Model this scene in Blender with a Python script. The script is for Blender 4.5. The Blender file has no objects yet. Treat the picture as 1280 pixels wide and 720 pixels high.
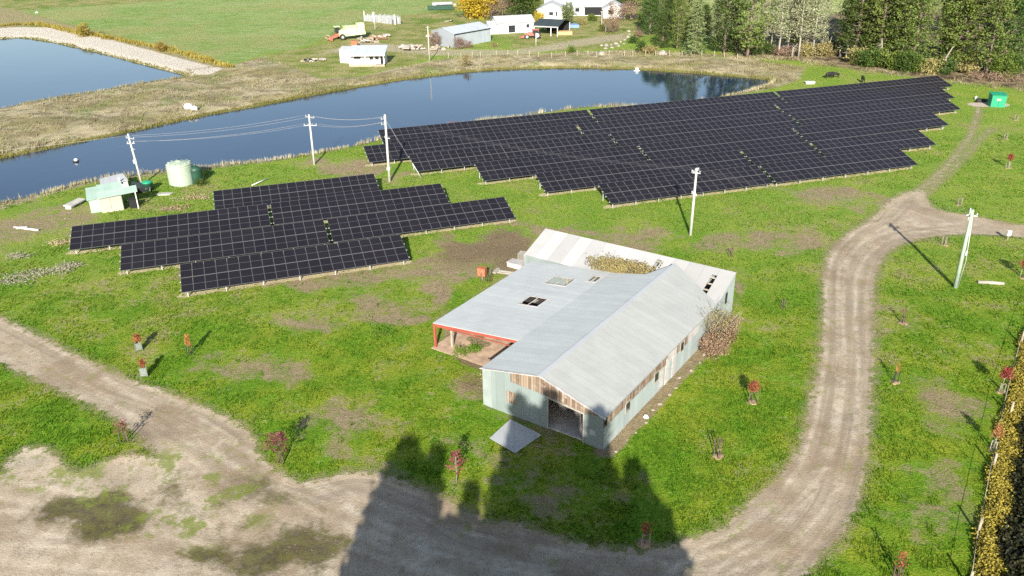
import bpy, math, random
import numpy as np
from mathutils import Vector, Matrix
random.seed(7); rng = np.random.default_rng(11)
R = math.radians
sc = bpy.context.scene
C = sc.collection

# ------------------------------------------------------------------ camera (surveyed from the photograph)
F = 1032.665; TH = R(25.5364); RO = R(-.82645); HC = 36.066
def _axes():
    c, s = math.cos(TH), math.sin(TH)
    fw = np.array([0, c, -s]); up = np.array([0, s, c]); rt = np.array([1., 0, 0])
    cr, sr = math.cos(RO), math.sin(RO)
    return cr*rt+sr*up, -sr*rt+cr*up, fw
RT, UP, FW = _axes()
def G(px, py, z=0.0):
    """point of the place (metres) at height z, as surveyed in the 1280x720 photograph"""
    d = FW*F+RT*(px-640)+UP*(360-py)
    t = (z-HC)/d[2]
    return Vector((float(t*d[0]), float(t*d[1]), z))
cam_d = bpy.data.cameras.new('camera'); cam = bpy.data.objects.new('camera', cam_d); C.objects.link(cam)
cam_d.sensor_width = 36; cam_d.lens = F*36/1280; cam_d.clip_start = .5; cam_d.clip_end = 9000
m = Matrix.Identity(4)
for i in range(3):
    m[i][0] = RT[i]; m[i][1] = UP[i]; m[i][2] = -FW[i]
m[2][3] = HC
cam.matrix_world = m
sc.camera = cam

# ------------------------------------------------------------------ light
SUN_AZ, SUN_EL = 266.6, 25.0
w = bpy.data.worlds.new('World'); sc.world = w; w.use_nodes = True
nt = w.node_tree; nt.nodes.clear()
sky = nt.nodes.new('ShaderNodeTexSky'); sky.sky_type = 'NISHITA'; sky.sun_disc = False
sky.sun_elevation = R(SUN_EL); sky.sun_rotation = R(90-SUN_AZ); sky.air_density = 1.0; sky.dust_density = 1.0; sky.ozone_density = 1.2
bg = nt.nodes.new('ShaderNodeBackground'); bg.inputs[1].default_value = .085
wo = nt.nodes.new('ShaderNodeOutputWorld')
nt.links.new(sky.outputs[0], bg.inputs[0]); nt.links.new(bg.outputs[0], wo.inputs[0])
sl = bpy.data.lights.new('sun', 'SUN'); sl.energy = 5.0; sl.angle = R(.55); sl.color = (1, .95, .86)
so = bpy.data.objects.new('sun', sl); C.objects.link(so)
sd_ = Vector((math.cos(R(SUN_AZ))*math.cos(R(SUN_EL)), math.sin(R(SUN_AZ))*math.cos(R(SUN_EL)), math.sin(R(SUN_EL))))
so.rotation_euler = sd_.to_track_quat('Z', 'Y').to_euler(); so.location = (0, -50, 80)
sc.view_settings.view_transform = 'Standard'; sc.view_settings.look = 'None'
sc.view_settings.exposure = 1.2; sc.view_settings.gamma = 1
sc.cycles.max_bounces = 6; sc.cycles.diffuse_bounces = 3; sc.cycles.glossy_bounces = 3; sc.cycles.transmission_bounces = 3
sc.cycles.transparent_max_bounces = 4
sc.cycles.use_denoising = False
try: sc.cycles.denoiser = 'OPENIMAGEDENOISE'; sc.cycles.denoising_input_passes = 'RGB_ALBEDO_NORMAL'
except Exception: pass

# ------------------------------------------------------------------ node helper
class NT:
    def __init__(s, name):
        s.m = bpy.data.materials.new(name); s.m.use_nodes = True; s.t = s.m.node_tree; s.t.nodes.clear()
        s.out = s.t.nodes.new('ShaderNodeOutputMaterial')
    def n(s, ty, **k):
        o = s.t.nodes.new(ty)
        for a, b in k.items(): setattr(o, a, b)
        return o
    def put(s, sock, v):
        if v is None: return
        if hasattr(v, 'is_output') or isinstance(v, bpy.types.NodeSocket): s.t.links.new(v, sock)
        elif isinstance(v, (tuple, list)) and sock.type == 'RGBA': sock.default_value = tuple(v)+((1,) if len(v) == 3 else ())
        else: sock.default_value = v
    def pos(s, obj=False):
        if obj: return s.n('ShaderNodeTexCoord').outputs['Object']
        return s.n('ShaderNodeNewGeometry').outputs['Position']
    def noise(s, vec, scale, detail=4, rough=.6, lac=2, scl=None):
        if scl:
            mp = s.n('ShaderNodeMapping'); s.put(mp.inputs[0], vec); mp.inputs['Scale'].default_value = scl; vec = mp.outputs[0]
        o = s.n('ShaderNodeTexNoise'); s.put(o.inputs['Vector'], vec); o.inputs['Scale'].default_value = scale
        o.inputs['Detail'].default_value = detail; o.inputs['Roughness'].default_value = rough; o.inputs['Lacunarity'].default_value = lac
        return o.outputs['Fac']
    def math(s, op, a, b=0, c=None):
        o = s.n('ShaderNodeMath', operation=op); s.put(o.inputs[0], a); s.put(o.inputs[1], b)
        if c is not None: s.put(o.inputs[2], c)
        return o.outputs[0]
    def ramp(s, v, a, b, smooth=True):
        o = s.n('ShaderNodeMapRange', interpolation_type='SMOOTHSTEP' if smooth else 'LINEAR'); s.put(o.inputs[0], v)
        o.inputs[1].default_value = a; o.inputs[2].default_value = b
        return o.outputs[0]
    def mix(s, f, a, b, mode='MIX'):
        o = s.n('ShaderNodeMix', data_type='RGBA', blend_type=mode); s.put(o.inputs[0], f); s.put(o.inputs[6], a); s.put(o.inputs[7], b)
        return o.outputs[2]
    def attr(s, name):
        return s.n('ShaderNodeAttribute', attribute_name=name).outputs['Fac']
    def bump(s, h, st, dist):
        o = s.n('ShaderNodeBump'); o.inputs['Strength'].default_value = st; o.inputs['Distance'].default_value = dist; s.put(o.inputs['Height'], h)
        return o.outputs[0]
    def bsdf(s, col, rough=.8, metal=0, spec=.5, normal=None, **k):
        o = s.n('ShaderNodeBsdfPrincipled'); s.put(o.inputs['Base Color'], col); s.put(o.inputs['Roughness'], rough)
        s.put(o.inputs['Metallic'], metal); s.put(o.inputs['Specular IOR Level'], spec)
        if normal is not None: s.put(o.inputs['Normal'], normal)
        for a, b in k.items(): s.put(o.inputs[a], b)
        return o.outputs[0]
    def done(s, sh):
        s.t.links.new(sh, s.out.inputs[0]); return s.m
    def xyz(s, v):
        o = s.n('ShaderNodeSeparateXYZ'); s.put(o.inputs[0], v); return o.outputs

def simple(name, col, rough=.7, metal=0, var=.25, scale=1.5, spec=.4, obj=True, dirt=None, bump=0):
    t = NT(name); p = t.pos(obj)
    f = t.noise(p, scale, 5, .65)
    dark = tuple(c*(1-var) for c in col); lite = tuple(min(1, c*(1+var*.6)) for c in col)
    c = t.mix(t.ramp(f, .3, .7), dark, lite)
    if dirt:
        c = t.mix(t.ramp(t.noise(p, scale*.6, 6, .7), .52, .72), c, dirt)
    nrm = t.bump(t.noise(p, scale*12, 3), bump, .02) if bump else None
    return t.done(t.bsdf(c, rough, metal, spec, nrm))

def corrugated(name, col, axis, rust=None, rough=.45, var=.08, sheet=.78, rustamt=.62, metal=0.0, sky=0):
    """sheet metal; `axis` = local axis across the ribs"""
    t = NT(name); p = t.pos(True); x = t.xyz(p)[axis]
    wv = t.math('SINE', t.math('MULTIPLY', x, 2*math.pi/.152))
    sh = t.math('FLOOR', t.math('DIVIDE', x, sheet))
    wn = t.n('ShaderNodeTexWhiteNoise', noise_dimensions='1D'); t.put(wn.inputs['W'], sh)
    seam = t.math('LESS_THAN', t.math('FRACT', t.math('DIVIDE', x, sheet)), .035)
    a = tuple(c*(1-var) for c in col); b = tuple(min(1, c*(1+var)) for c in col)
    c = t.mix(wn.outputs[0], a, b)
    c = t.mix(t.math('MULTIPLY', t.ramp(t.noise(p, .5, 6, .65), .35, .75), .5), c, tuple(v*.78 for v in col))
    scl = [1, 1, 1]; scl[axis] = 6
    c = t.mix(t.math('MULTIPLY', t.ramp(t.noise(p, .8, 4, .6, scl=tuple(scl)), .45, .8), .18), c, tuple(v*.75 for v in col))
    c = t.mix(t.math('MULTIPLY', seam, .55), c, tuple(v*.55 for v in col))
    if rust:
        c = t.mix(t.ramp(t.noise(p, .9, 6, .75, scl=tuple(scl)), rustamt, rustamt+.14), c, rust)
    h = t.math('ADD', t.math('MULTIPLY', wv, .25), t.math('MULTIPLY', t.noise(p, .8, 2), 3.0))
    return t.done(t.bsdf(c, rough, metal, .4, t.bump(h, .22, .018)))

def leafmat(name, dark, lite, third=None, trans=.25, scale=.8):
    t = NT(name); p = t.pos(True)
    tone = t.attr('tone')
    c = t.mix(tone, dark, lite)
    c = t.mix(t.math('MULTIPLY', t.ramp(t.noise(p, scale, 3), .4, .7), .5), c, third or lite)
    info = t.n('ShaderNodeObjectInfo')
    hs = t.n('ShaderNodeHueSaturation'); t.put(hs.inputs['Color'], c)
    t.put(hs.inputs['Hue'], t.math('ADD', .485, t.math('MULTIPLY', info.outputs['Random'], .03)))
    t.put(hs.inputs['Value'], t.math('ADD', .85, t.math('MULTIPLY', info.outputs['Random'], .3)))
    c = hs.outputs[0]
    d = t.bsdf(c, .6, 0, .25)
    tr = t.n('ShaderNodeBsdfTranslucent'); t.put(tr.inputs[0], c)
    mx = t.n('ShaderNodeMixShader'); mx.inputs[0].default_value = trans
    t.t.links.new(d, mx.inputs[1]); t.t.links.new(tr.outputs[0], mx.inputs[2])
    return t.done(mx.outputs[0])

# ------------------------------------------------------------------ mesh builder
class MB:
    def __init__(s): s.v = []; s.f = []; s.mi = []; s.sm = []
    def poly(s, pts, mi=0, sm=False):
        b = len(s.v); s.v += [tuple(p) for p in pts]; s.f.append(tuple(range(b, b+len(pts)))); s.mi.append(mi); s.sm.append(sm)
    def box(s, x0, y0, z0, x1, y1, z1, mi=0, M=None):
        p = [Vector(q) for q in ((x0,y0,z0),(x1,y0,z0),(x1,y1,z0),(x0,y1,z0),(x0,y0,z1),(x1,y0,z1),(x1,y1,z1),(x0,y1,z1))]
        if M is not None: p = [M @ q for q in p]
        s.hexa(p, mi)
    def hexa(s, p, mi=0):
        b = len(s.v); s.v += [tuple(q) for q in p]
        for f in ((0,3,2,1),(4,5,6,7),(0,1,5,4),(1,2,6,5),(2,3,7,6),(3,0,4,7)):
            s.f.append(tuple(b+i for i in f)); s.mi.append(mi); s.sm.append(False)
    def slab(s, quad, th, mi=0):
        """quad (4 points, ccw from above) thickened downwards"""
        q = [Vector(p) for p in quad]; n = (q[1]-q[0]).cross(q[3]-q[0]).normalized()
        if n.z < 0: n = -n
        lo = [p-n*th for p in q]; s.hexa(lo+q, mi)
    def prism(s, prof, y0, y1, mi=0, flip=False):
        """profile in x,z extruded along y"""
        n = len(prof); b = len(s.v)
        s.v += [(x, y0, z) for x, z in prof]+[(x, y1, z) for x, z in prof]
        s.f.append(tuple(b+i for i in range(n))); s.f.append(tuple(b+n+i for i in reversed(range(n)))); s.mi += [mi, mi]; s.sm += [False]*2
        for i in range(n):
            j = (i+1) % n; s.f.append((b+i, b+n+i, b+n+j, b+j)); s.mi.append(mi); s.sm.append(False)
    def tube(s, pts, rad, n=8, mi=0, cap=True):
        pts = [Vector(p) for p in pts]
        if not hasattr(rad, '__len__'): rad = [rad]*len(pts)
        b = len(s.v)
        for i, p in enumerate(pts):
            d = (pts[min(i+1, len(pts)-1)]-pts[max(i-1, 0)]).normalized()
            a = d.orthogonal().normalized() if abs(d.z) < .9 else Vector((1, 0, 0)).cross(d).normalized()
            c = d.cross(a)
            for k in range(n):
                t = 2*math.pi*k/n; s.v.append(tuple(p+(a*math.cos(t)+c*math.sin(t))*rad[i]))
        for i in range(len(pts)-1):
            for k in range(n):
                s.f.append((b+i*n+k, b+i*n+(k+1) % n, b+(i+1)*n+(k+1) % n, b+(i+1)*n+k)); s.mi.append(mi); s.sm.append(True)
        if cap:
            s.f.append(tuple(b+k for k in reversed(range(n)))); s.f.append(tuple(b+(len(pts)-1)*n+k for k in range(n))); s.mi += [mi]*2; s.sm += [False]*2
    def lathe(s, prof, n=24, mi=0, o=(0, 0, 0)):
        b = len(s.v); o = Vector(o)
        for r, z in prof:
            for k in range(n):
                t = 2*math.pi*k/n; s.v.append((o.x+r*math.cos(t), o.y+r*math.sin(t), o.z+z))
        for i in range(len(prof)-1):
            for k in range(n):
                s.f.append((b+i*n+k, b+i*n+(k+1) % n, b+(i+1)*n+(k+1) % n, b+(i+1)*n+k)); s.mi.append(mi); s.sm.append(True)
        s.f.append(tuple(b+k for k in reversed(range(n)))); s.f.append(tuple(b+(len(prof)-1)*n+k for k in range(n))); s.mi += [mi]*2; s.sm += [False]*2
    def disc_wheel(s, c, axis, r, wd, mi=0, n=20):
        c = Vector(c); a = Vector(axis).normalized()
        s.tube([c-a*wd/2, c-a*wd*.35, c+a*wd*.35, c+a*wd/2], [r*.9, r, r, r*.9], n, mi)
    def mesh(s, name, mats):
        me = bpy.data.meshes.new(name); me.from_pydata(s.v, [], s.f)
        for mm in (mats if isinstance(mats, (list, tuple)) else [mats]): me.materials.append(mm)
        me.polygons.foreach_set('material_index', s.mi); me.polygons.foreach_set('use_smooth', s.sm); me.update()
        return me
    def build(s, name, mats, parent=None, loc=None):
        return link(name, s.mesh(name, mats), parent, loc)
def link(name, me, parent=None, loc=None):
    o = bpy.data.objects.new(name, me); C.objects.link(o)
    if parent: o.parent = parent
    if loc is not None: o.location = loc
    return o
def tag(o, label=None, cat=None, group=None, kind=None):
    if label: o['label'] = label
    if cat: o['category'] = cat
    if group: o['group'] = group
    if kind: o['kind'] = kind
    return o
def thing(name, label, cat, loc=(0, 0, 0), rz=0, group=None):
    o = bpy.data.objects.new(name, None); C.objects.link(o); o.empty_display_size = .3
    o.location = loc; o.rotation_euler = (0, 0, rz)
    return tag(o, label, cat, group)
def az(a, b):
    d = b-a; return math.atan2(d.y, d.x)

# ------------------------------------------------------------------ polygons of the place
def PG(pts): return np.array([[*G(x, y)[:2]] for x, y in pts])
def sdf(P, poly):
    """signed distance, negative inside"""
    d = np.full(len(P), 1e9); inside = np.zeros(len(P), bool)
    for i in range(len(poly)):
        a = poly[i]; b = poly[(i+1) % len(poly)]; e = b-a; wv = P-a
        t = np.clip((wv@e)/max(e@e, 1e-9), 0, 1); q = wv-t[:, None]*e; d = np.minimum(d, (q**2).sum(1))
        c1 = (a[1] <= P[:, 1]) != (b[1] <= P[:, 1])
        if abs(e[1]) > 1e-12: inside ^= c1 & (P[:, 0] < a[0]+(P[:, 1]-a[1])/e[1]*e[0])
    d = np.sqrt(d); return np.where(inside, -d, d)
def lined(P, line, wd):
    d = np.full(len(P), 1e9)
    for i in range(len(line)-1):
        a = line[i]; b = line[i+1]; e = b-a; wv = P-a
        t = np.clip((wv@e)/max(e@e, 1e-9), 0, 1); q = wv-t[:, None]*e; d = np.minimum(d, (q**2).sum(1))
    return np.sqrt(d)-wd
def smooth_poly(p, it=1):
    for _ in range(it):
        q = []
        for i in range(len(p)):
            a = p[i]; b = p[(i+1) % len(p)]; q += [a*.75+b*.25, a*.25+b*.75]
        p = np.array(q)
    return p
def smooth_line(p, it=2):
    for _ in range(it):
        q = [p[0]]
        for i in range(len(p)-1): q += [p[i]*.75+p[i+1]*.25, p[i]*.25+p[i+1]*.75]
        p = np.array(q+[p[-1]])
    return p
def EL(x, y, rx, ry, n=14):
    return PG([(x+rx*math.cos(2*math.pi*k/n), y+ry*math.sin(2*math.pi*k/n)) for k in range(n)])
ROAD = smooth_poly(PG([(-160,330),(0,397),(70,432),(150,472),(200,487),(260,512),(316,540),(318,568),(345,592),(378,607),(405,598),(440,590),(480,594),(505,606),(545,617),(580,640),(610,655),(650,655),(700,678),(770,690),(835,686),(870,673),(905,664),(945,622),(985,590),(1003,555),(1015,500),(1025,460),(1030,420),(1031,380),(1029,345),(1037,312),(1062,290),(1090,275),(1105,258),(1130,240),(1155,238),(1160,255),(1170,263),(1215,270),(1300,287),(1420,305),(1420,325),(1300,297),(1230,293),(1190,292),(1140,299),(1110,312),(1095,335),(1090,365),(1090,440),(1087,510),(1082,575),(1068,635),(1042,678),(1005,715),(950,775),(850,900),(0,900),(-300,760)]), 2)
PATCH = smooth_poly(PG([(-160,380),(0,452),(60,478),(130,512),(172,540),(207,580),(170,568),(130,577),(100,592),(75,585),(60,560),(25,560),(0,600),(-40,640),(-200,640)]), 1)
TRL = PG([(1112,268),(1135,248),(1165,225),(1190,200),(1212,172),(1222,145),(1224,128)])
TRR = PG([(1140,262),(1160,240),(1180,222),(1205,198),(1224,175),(1240,160)])
POND = smooth_poly(PG([(-140,215),(0,196),(60,183),(150,165),(250,143),(320,131),(420,111),(520,95),(600,86),(680,83),(760,83),(850,88),(910,93),(958,97),(966,101),(955,107),(930,113),(870,126),(800,131),(740,131),(700,134),(640,145),(560,156),(500,164),(450,178),(400,188),(330,199),(260,206),(200,212),(110,223),(60,237),(0,250),(-140,275)]), 1)
PONDB = smooth_poly(PG([(-300,60),(-100,50),(0,47),(28,45),(70,52),(110,61),(200,84),(241,94),(200,99),(180,102),(120,113),(60,122),(0,134),(-100,155),(-300,190)]), 1)
DAM = PG([(20,34),(60,34),(120,45),(279,87),(262,94),(238,95),(110,61),(60,50),(28,45),(0,47),(-60,48),(-60,38)])
DRY = PG([(-300,190),(-100,155),(0,134),(150,106),(241,86),(290,82),(330,70),(370,86),(400,98),(450,95),(520,80),(560,72),(600,70),(700,66),(780,62),(860,66),(930,70),(960,78),(1005,84),(1000,100),(975,108),(958,112),(870,128),(800,133),(740,133),(640,147),(520,160),(450,182),(400,192),(330,203),(260,211),(200,218),(110,230),(60,244),(0,262),(-200,300),(-200,200)])
BARE = [EL(565,352,48,26), EL(500,385,60,16), EL(320,480,50,14), EL(690,290,60,10), EL(980,300,40,12), EL(930,350,30,14), EL(1060,250,60,10), EL(250,470,30,8), EL(760,300,50,12), EL(560,270,50,10), EL(590,314,75,24), EL(540,330,60,14), EL(420,207,52,10), EL(400,355,90,12), EL(325,520,20,5), EL(440,345,130,16), EL(590,462,26,24), EL(600,500,22,10), EL(760,285,60,8), EL(590,400,26,16), EL(395,410,34,22), EL(680,330,60,16),
        EL(640,570,30,12), EL(640,625,60,16), EL(730,600,60,16), EL(900,415,40,8), EL(1130,402,18,6), EL(470,590,46,18), EL(440,562,34,30), EL(452,540,26,18), EL(860,400,50,20), EL(880,296,26,6), EL(487,226,16,5), EL(1165,505,50,30), EL(1160,610,30,18), EL(1190,650,14,26), EL(905,300,60,9)]
SHORE = PG([(-200,285),(0,262),(60,250),(112,240),(128,250),(140,268),(110,285),(88,300),(60,308),(20,320),(-200,360)])
BARNS = PG([(600,430),(530,425),(650,300),(700,290),(925,345),(925,400),(895,450),(830,500),(775,560),(745,585),(690,560),(620,520),(596,505)])
FIELD = PG([(20,14),(100,8),(215,1),(300,-6),(420,-12),(850,-30),(560,8),(545,14),(500,20),(450,25),(420,40),(380,58),(320,70),(290,82),(200,58),(100,33)])
LAWN = PG([(380,60),(430,50),(520,30),(560,40),(560,62),(500,84),(430,96),(395,96),(330,70)])
LAWN2 = PG([(640,45),(720,30),(770,28),(786,45),(770,60),(700,64),(640,60)])
HILL = PG([(840,-8),(1100,-20),(1100,40),(1050,55),(900,45),(850,20)])
STRAWTOP = PG([(-300,12),(0,9),(22,13),(100,35),(200,60),(285,84),(275,89),(240,80),(100,42),(40,31),(0,36),(-300,45)])
PINEGR = PG([(920,70),(1000,76),(1090,90),(1180,100),(1280,112),(1500,130),(1500,20),(1100,10),(940,30)])
MOSS = [(EL(118,640,58,30), 1), (EL(330,693,95,28), 1), (EL(325,612,38,18), .6), (EL(210,615,22,30), .45), (EL(250,640,34,26), .4), (EL(395,690,22,50), .7)]
TRACKY = PG([(380,72),(450,50),(540,60),(640,62),(740,46),(786,40),(786,50),(740,56),(640,72),(540,70),(450,62)])

# ------------------------------------------------------------------ solar rows (survey of the lower edges)
TAU = R(16.05); DEP = 4.6; Z0 = .8; COL = 1.153
def rowtop(p):  # lower-edge ground point from an upper-edge pixel, for rows hidden at the foot
    q = G(*p, Z0+DEP*math.sin(TAU)); return q
ROWS = [  # key, left px, right px, from_top, gap px list
 ('a', 1, (266.4,238.8), (467,217), True, []),
 ('b', 1, (86.6,313.2), (561.7,254.2), False, [(340.8,282)]),
 ('c', 1, (150.4,338.9), (644.3,272.7), False, [(414.5,304)]),
 ('d', 1, (226.9,366.3), (511.9,324.7), False, []),
 ('A', 2, (472.4,162.4), (1171.5,94.6), True, [(741,150),(975,126)]),
 ('B', 2, (461.7,203.2), (1194,122.7), False, [(726,169),(975,142)]),
 ('C', 2, (520,214.7), (1201.7,136.7), False, [(773,184),(1003,159)]),
 ('D', 2, (604.9,226.3), (1186.7,156.5), False, [(812,201),(1010,178)]),
 ('E', 2, (682.7,240.6), (1171,181), False, [(943,208),(1033,198)]),
 ('F', 2, (764.4,255.2), (1148.1,206), False, [(969.5,229)]),
]
rows = []
for key, arr, l, r_, top, gaps in ROWS:
    if top:
        a = rowtop(l); b = rowtop(r_); d = (b-a).normalized(); n = Vector((-d.y, d.x, 0))
        a = a-n*DEP*math.cos(TAU); b = b-n*DEP*math.cos(TAU); a.z = b.z = Z0
        gp = [G(*g, Z0) for g in gaps]
    else:
        a = G(*l, Z0); b = G(*r_, Z0); gp = [G(*g, Z0) for g in gaps]
    rows.append((key, arr, a, b, gp))

# ------------------------------------------------------------------ ground
def steps(segs):
    out = [segs[0][0]]
    for a, b, s_ in segs:
        n = max(1, round((b-a)/s_)); out += list(a+(b-a)*(np.arange(n)+1)/n)
    return np.array(out)
xs = steps([(-3200,-900,400),(-900,-260,60),(-260,-110,2),(-110,-50,1),(-50,-34,.5),(-34,38,.3),(38,52,.5),(52,110,1),(110,230,2),(230,900,60),(900,3200,400)])
ys = steps([(-600,-60,60),(-60,24,3),(24,34,1),(34,56,.27),(56,70,.4),(70,130,.6),(130,215,1),(215,360,1.6),(360,700,12),(700,1500,60),(1500,4200,300)])
X, Y = np.meshgrid(xs, ys); P = np.stack([X.ravel(), Y.ravel()], 1)
sd_pond = sdf(P, POND); sd_pondb = sdf(P, PONDB)
sdw = np.minimum(sd_pond, sd_pondb)
def vnoise(x, y, s_, seed=0):
    x = x/s_; y = y/s_; xi = np.floor(x).astype(int); yi = np.floor(y).astype(int); fx = x-xi; fy = y-yi
    fx = fx*fx*(3-2*fx); fy = fy*fy*(3-2*fy)
    def h(a, b):
        v = np.sin(a*127.1+b*311.7+seed*74.7)*43758.5453; return v-np.floor(v)
    return (h(xi, yi)*(1-fx)+h(xi+1, yi)*fx)*(1-fy)+(h(xi, yi+1)*(1-fx)+h(xi+1, yi+1)*fx)*fy
WZ = -.42
def ground_z(Pq, sw, sroad=None, sdry=None):
    z = np.zeros(len(Pq))
    z += (vnoise(Pq[:, 0], Pq[:, 1], 3.1, 1)-.5)*.10+(vnoise(Pq[:, 0], Pq[:, 1], 1.1, 2)-.5)*.05
    if sdry is not None:
        k = np.clip(-sdry/4, 0, 1); z += k*(vnoise(Pq[:, 0], Pq[:, 1], 9, 3)-.4)*1.0+k*(vnoise(Pq[:, 0], Pq[:, 1], 2.3, 4)-.5)*.35
    if sroad is not None:
        z -= np.clip(-sroad*2, 0, 1)*.05
    far = np.clip((Pq[:, 1]-420)/900, 0, 1); z += far**1.3*90*(.5+.8*vnoise(Pq[:, 0], Pq[:, 1], 420, 5))
    shore = WZ+np.clip(sw*.28, -1.2, 3)
    wgt = np.clip(sw/4.0, 0, 1)
    z = np.where(sw < 0, shore, np.minimum(np.maximum(shore, WZ), z*wgt+np.minimum(shore, 0)*(1-wgt)))
    return z
sd_road = sdf(P, ROAD); sd_hole = sdf(P, PATCH)
sd_gr = np.maximum(sd_road, -sd_hole)
sd_tr = np.minimum(lined(P, TRL, .30), lined(P, TRR, .20))
sd_dry = sdf(P, DRY)
def mask(sd, soft): return 1/(1+np.exp(np.clip(sd/soft, -30, 30)))
bare = np.zeros(len(P))
WP = P+np.column_stack([(vnoise(P[:, 0], P[:, 1], 5, 41)-.5)*7+(vnoise(P[:, 0], P[:, 1], 1.8, 42)-.5)*3, (vnoise(P[:, 0], P[:, 1], 5, 43)-.5)*7+(vnoise(P[:, 0], P[:, 1], 1.8, 44)-.5)*3])
for e in BARE: bare = np.maximum(bare, np.clip(.56-sdf(WP, e)/4.0, 0, 1)*.95)
bare = np.maximum(bare, mask(sdf(WP, SHORE), 1.6)*.9); bare = np.maximum(bare, np.clip(.5-sdf(WP, EL(598, 314, 66, 20))/5.0, 0, 1)*1.3)
earthy = np.maximum(np.clip(.6-sdf(WP, EL(598, 312, 66, 20))/5.0, 0, 1), np.clip(.5-sdf(P, EL(590, 462, 22, 26))/1.2, 0, 1))
_w = np.array([[*G(x, y)[:2]] for x, y in ((757, 561), (872, 441))]); _l = np.array([[*G(x, y)[:2]] for x, y in ((545, 428), (640, 462), (606, 505), (760, 420), (700, 330))]); bare = np.maximum(bare, mask(sdf(P, PG([(548, 436), (560, 400), (690, 320), (740, 350), (640, 470), (607, 470)])), .4)*1.35); bare = np.maximum(bare, mask(lined(P, _w, .95), .15)*1.3)
bare = np.maximum(bare, mask(sdf(P, BARNS), .7)*.72)
strip = np.zeros(len(P))
for key, arr, a, b, gp in rows:
    d = (b-a).normalized(); n = Vector((-d.y, d.x, 0)); off = n*1.35
    strip = np.maximum(strip, mask(lined(P, np.array([[a.x+off.x, a.y+off.y], [b.x+off.x, b.y+off.y]]), .55), .12))
field = mask(sdf(P, FIELD), 2.5)
lawn = np.maximum(mask(sdf(P, LAWN), 1.5), mask(sdf(P, LAWN2), 1.5))
dam = mask(sdf(P, DAM), .8)
straw = mask(sdf(P, STRAWTOP), 1.5)
hill = mask(sdf(P, HILL), 3)
pine = mask(sdf(P, PINEGR), 2.0)
tracky = mask(sdf(P, TRACKY), 1.5)
farz = mask(230-P[:, 1]+vnoise(P[:, 0], P[:, 1], 20)*8, 6)
drym = mask(sd_dry, 1.0)
moss = np.zeros(len(P))
WM = P+np.column_stack([(vnoise(P[:, 0], P[:, 1], 2.2, 51)-.5)*3, (vnoise(P[:, 0], P[:, 1], 2.2, 53)-.5)*2.4])
for e, k in MOSS: moss = np.maximum(moss, np.clip(.5-sdf(WM, e)/2.2, 0, 1)*k)
RUT = [[(-50,385),(60,440),(150,495),(240,560),(330,620),(430,670),(560,708),(700,735)], [(0,648),(120,664),(250,690),(400,725)], [(280,560),(400,628),(520,690)], [(860,716),(955,686),(1022,630),(1052,560),(1062,480),(1058,400),(1058,330),(1105,290),(1210,280)], [(880,700),(960,660),(1010,600),(1036,530),(1044,450),(1042,370),(1048,320),(1080,288),(1130,272)], [(200,520),(330,590),(470,640),(620,690),(820,712)], [(0,690),(150,700),(330,735)], [(60,420),(170,485),(260,540),(340,600)], [(0,610),(120,630),(230,655),(350,700)]]
ruts = np.zeros(len(P)); ruts2 = np.zeros(len(P)); _near = (P[:, 1] > 28) & (P[:, 1] < 95) & (np.abs(P[:, 0]) < 60); _Pn = P[_near]; _a = np.zeros(len(_Pn)); _b = np.zeros(len(_Pn))
for _l in RUT:
    _g = smooth_line(PG(_l)); _d = lined(_Pn, _g, 0); _a = np.maximum(_a, np.exp(-((_d-.8)/.22)**2)); _b = np.maximum(_b, np.exp(-(_d/.35)**2)*.6+np.exp(-((_d-1.25)/.25)**2)*.7)
ruts[_near] = _a; ruts2[_near] = _b*(1-_a)
scruff = np.maximum(np.clip(.5-sdf(P, EL(215, 620, 130, 62))/2, 0, 1), np.clip(.5-sdf(P, EL(60, 585, 90, 34))/2, 0, 1))
wet = mask(np.abs(sdw-.3)-.7, .5)  # green rim along the water
nx, ny = len(xs), len(ys)
Z = ground_z(P, sdw, np.minimum(sd_gr, sd_tr), sd_dry)
idx = np.arange(nx*ny).reshape(ny, nx)
faces = np.stack([idx[:-1, :-1], idx[:-1, 1:], idx[1:, 1:], idx[1:, :-1]], -1).reshape(-1, 4)
def np_mesh(name, V, Fc, attrs=None, smooth=True):
    me = bpy.data.meshes.new(name); k = Fc.shape[1]
    me.vertices.add(len(V)); me.vertices.foreach_set('co', np.ascontiguousarray(V, np.float32).ravel())
    me.loops.add(Fc.size); me.loops.foreach_set('vertex_index', Fc.ravel().astype(np.int32))
    me.polygons.add(len(Fc)); me.polygons.foreach_set('loop_start', np.arange(0, Fc.size, k, dtype=np.int32))
    me.polygons.foreach_set('loop_total', np.full(len(Fc), k, np.int32))
    me.polygons.foreach_set('use_smooth', np.full(len(Fc), smooth))
    me.update(calc_edges=True)
    for an, (dom, val) in (attrs or {}).items():
        at = me.attributes.new(an, 'FLOAT', dom); at.data.foreach_set('value', val.astype(np.float32))
    return me
gme = np_mesh('ground', np.column_stack([P, Z]), faces, {
    'gravel': ('POINT', np.clip(np.minimum(sd_gr, sd_tr+.15), -6, 6)), 'rdist': ('POINT', np.clip(sd_road, -12, 2)), 'bare': ('POINT', bare), 'dry': ('POINT', drym),
    'strip': ('POINT', strip), 'field': ('POINT', field), 'lawn': ('POINT', lawn), 'dam': ('POINT', dam), 'straw': ('POINT', straw),
    'hill': ('POINT', hill), 'pine': ('POINT', pine), 'farz': ('POINT', farz), 'moss': ('POINT', moss), 'wet': ('POINT', wet), 'earthy': ('POINT', earthy), 'scruff': ('POINT', scruff), 'ruts': ('POINT', ruts), 'ruts2': ('POINT', ruts2), 'tracky': ('POINT', tracky)})
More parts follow.
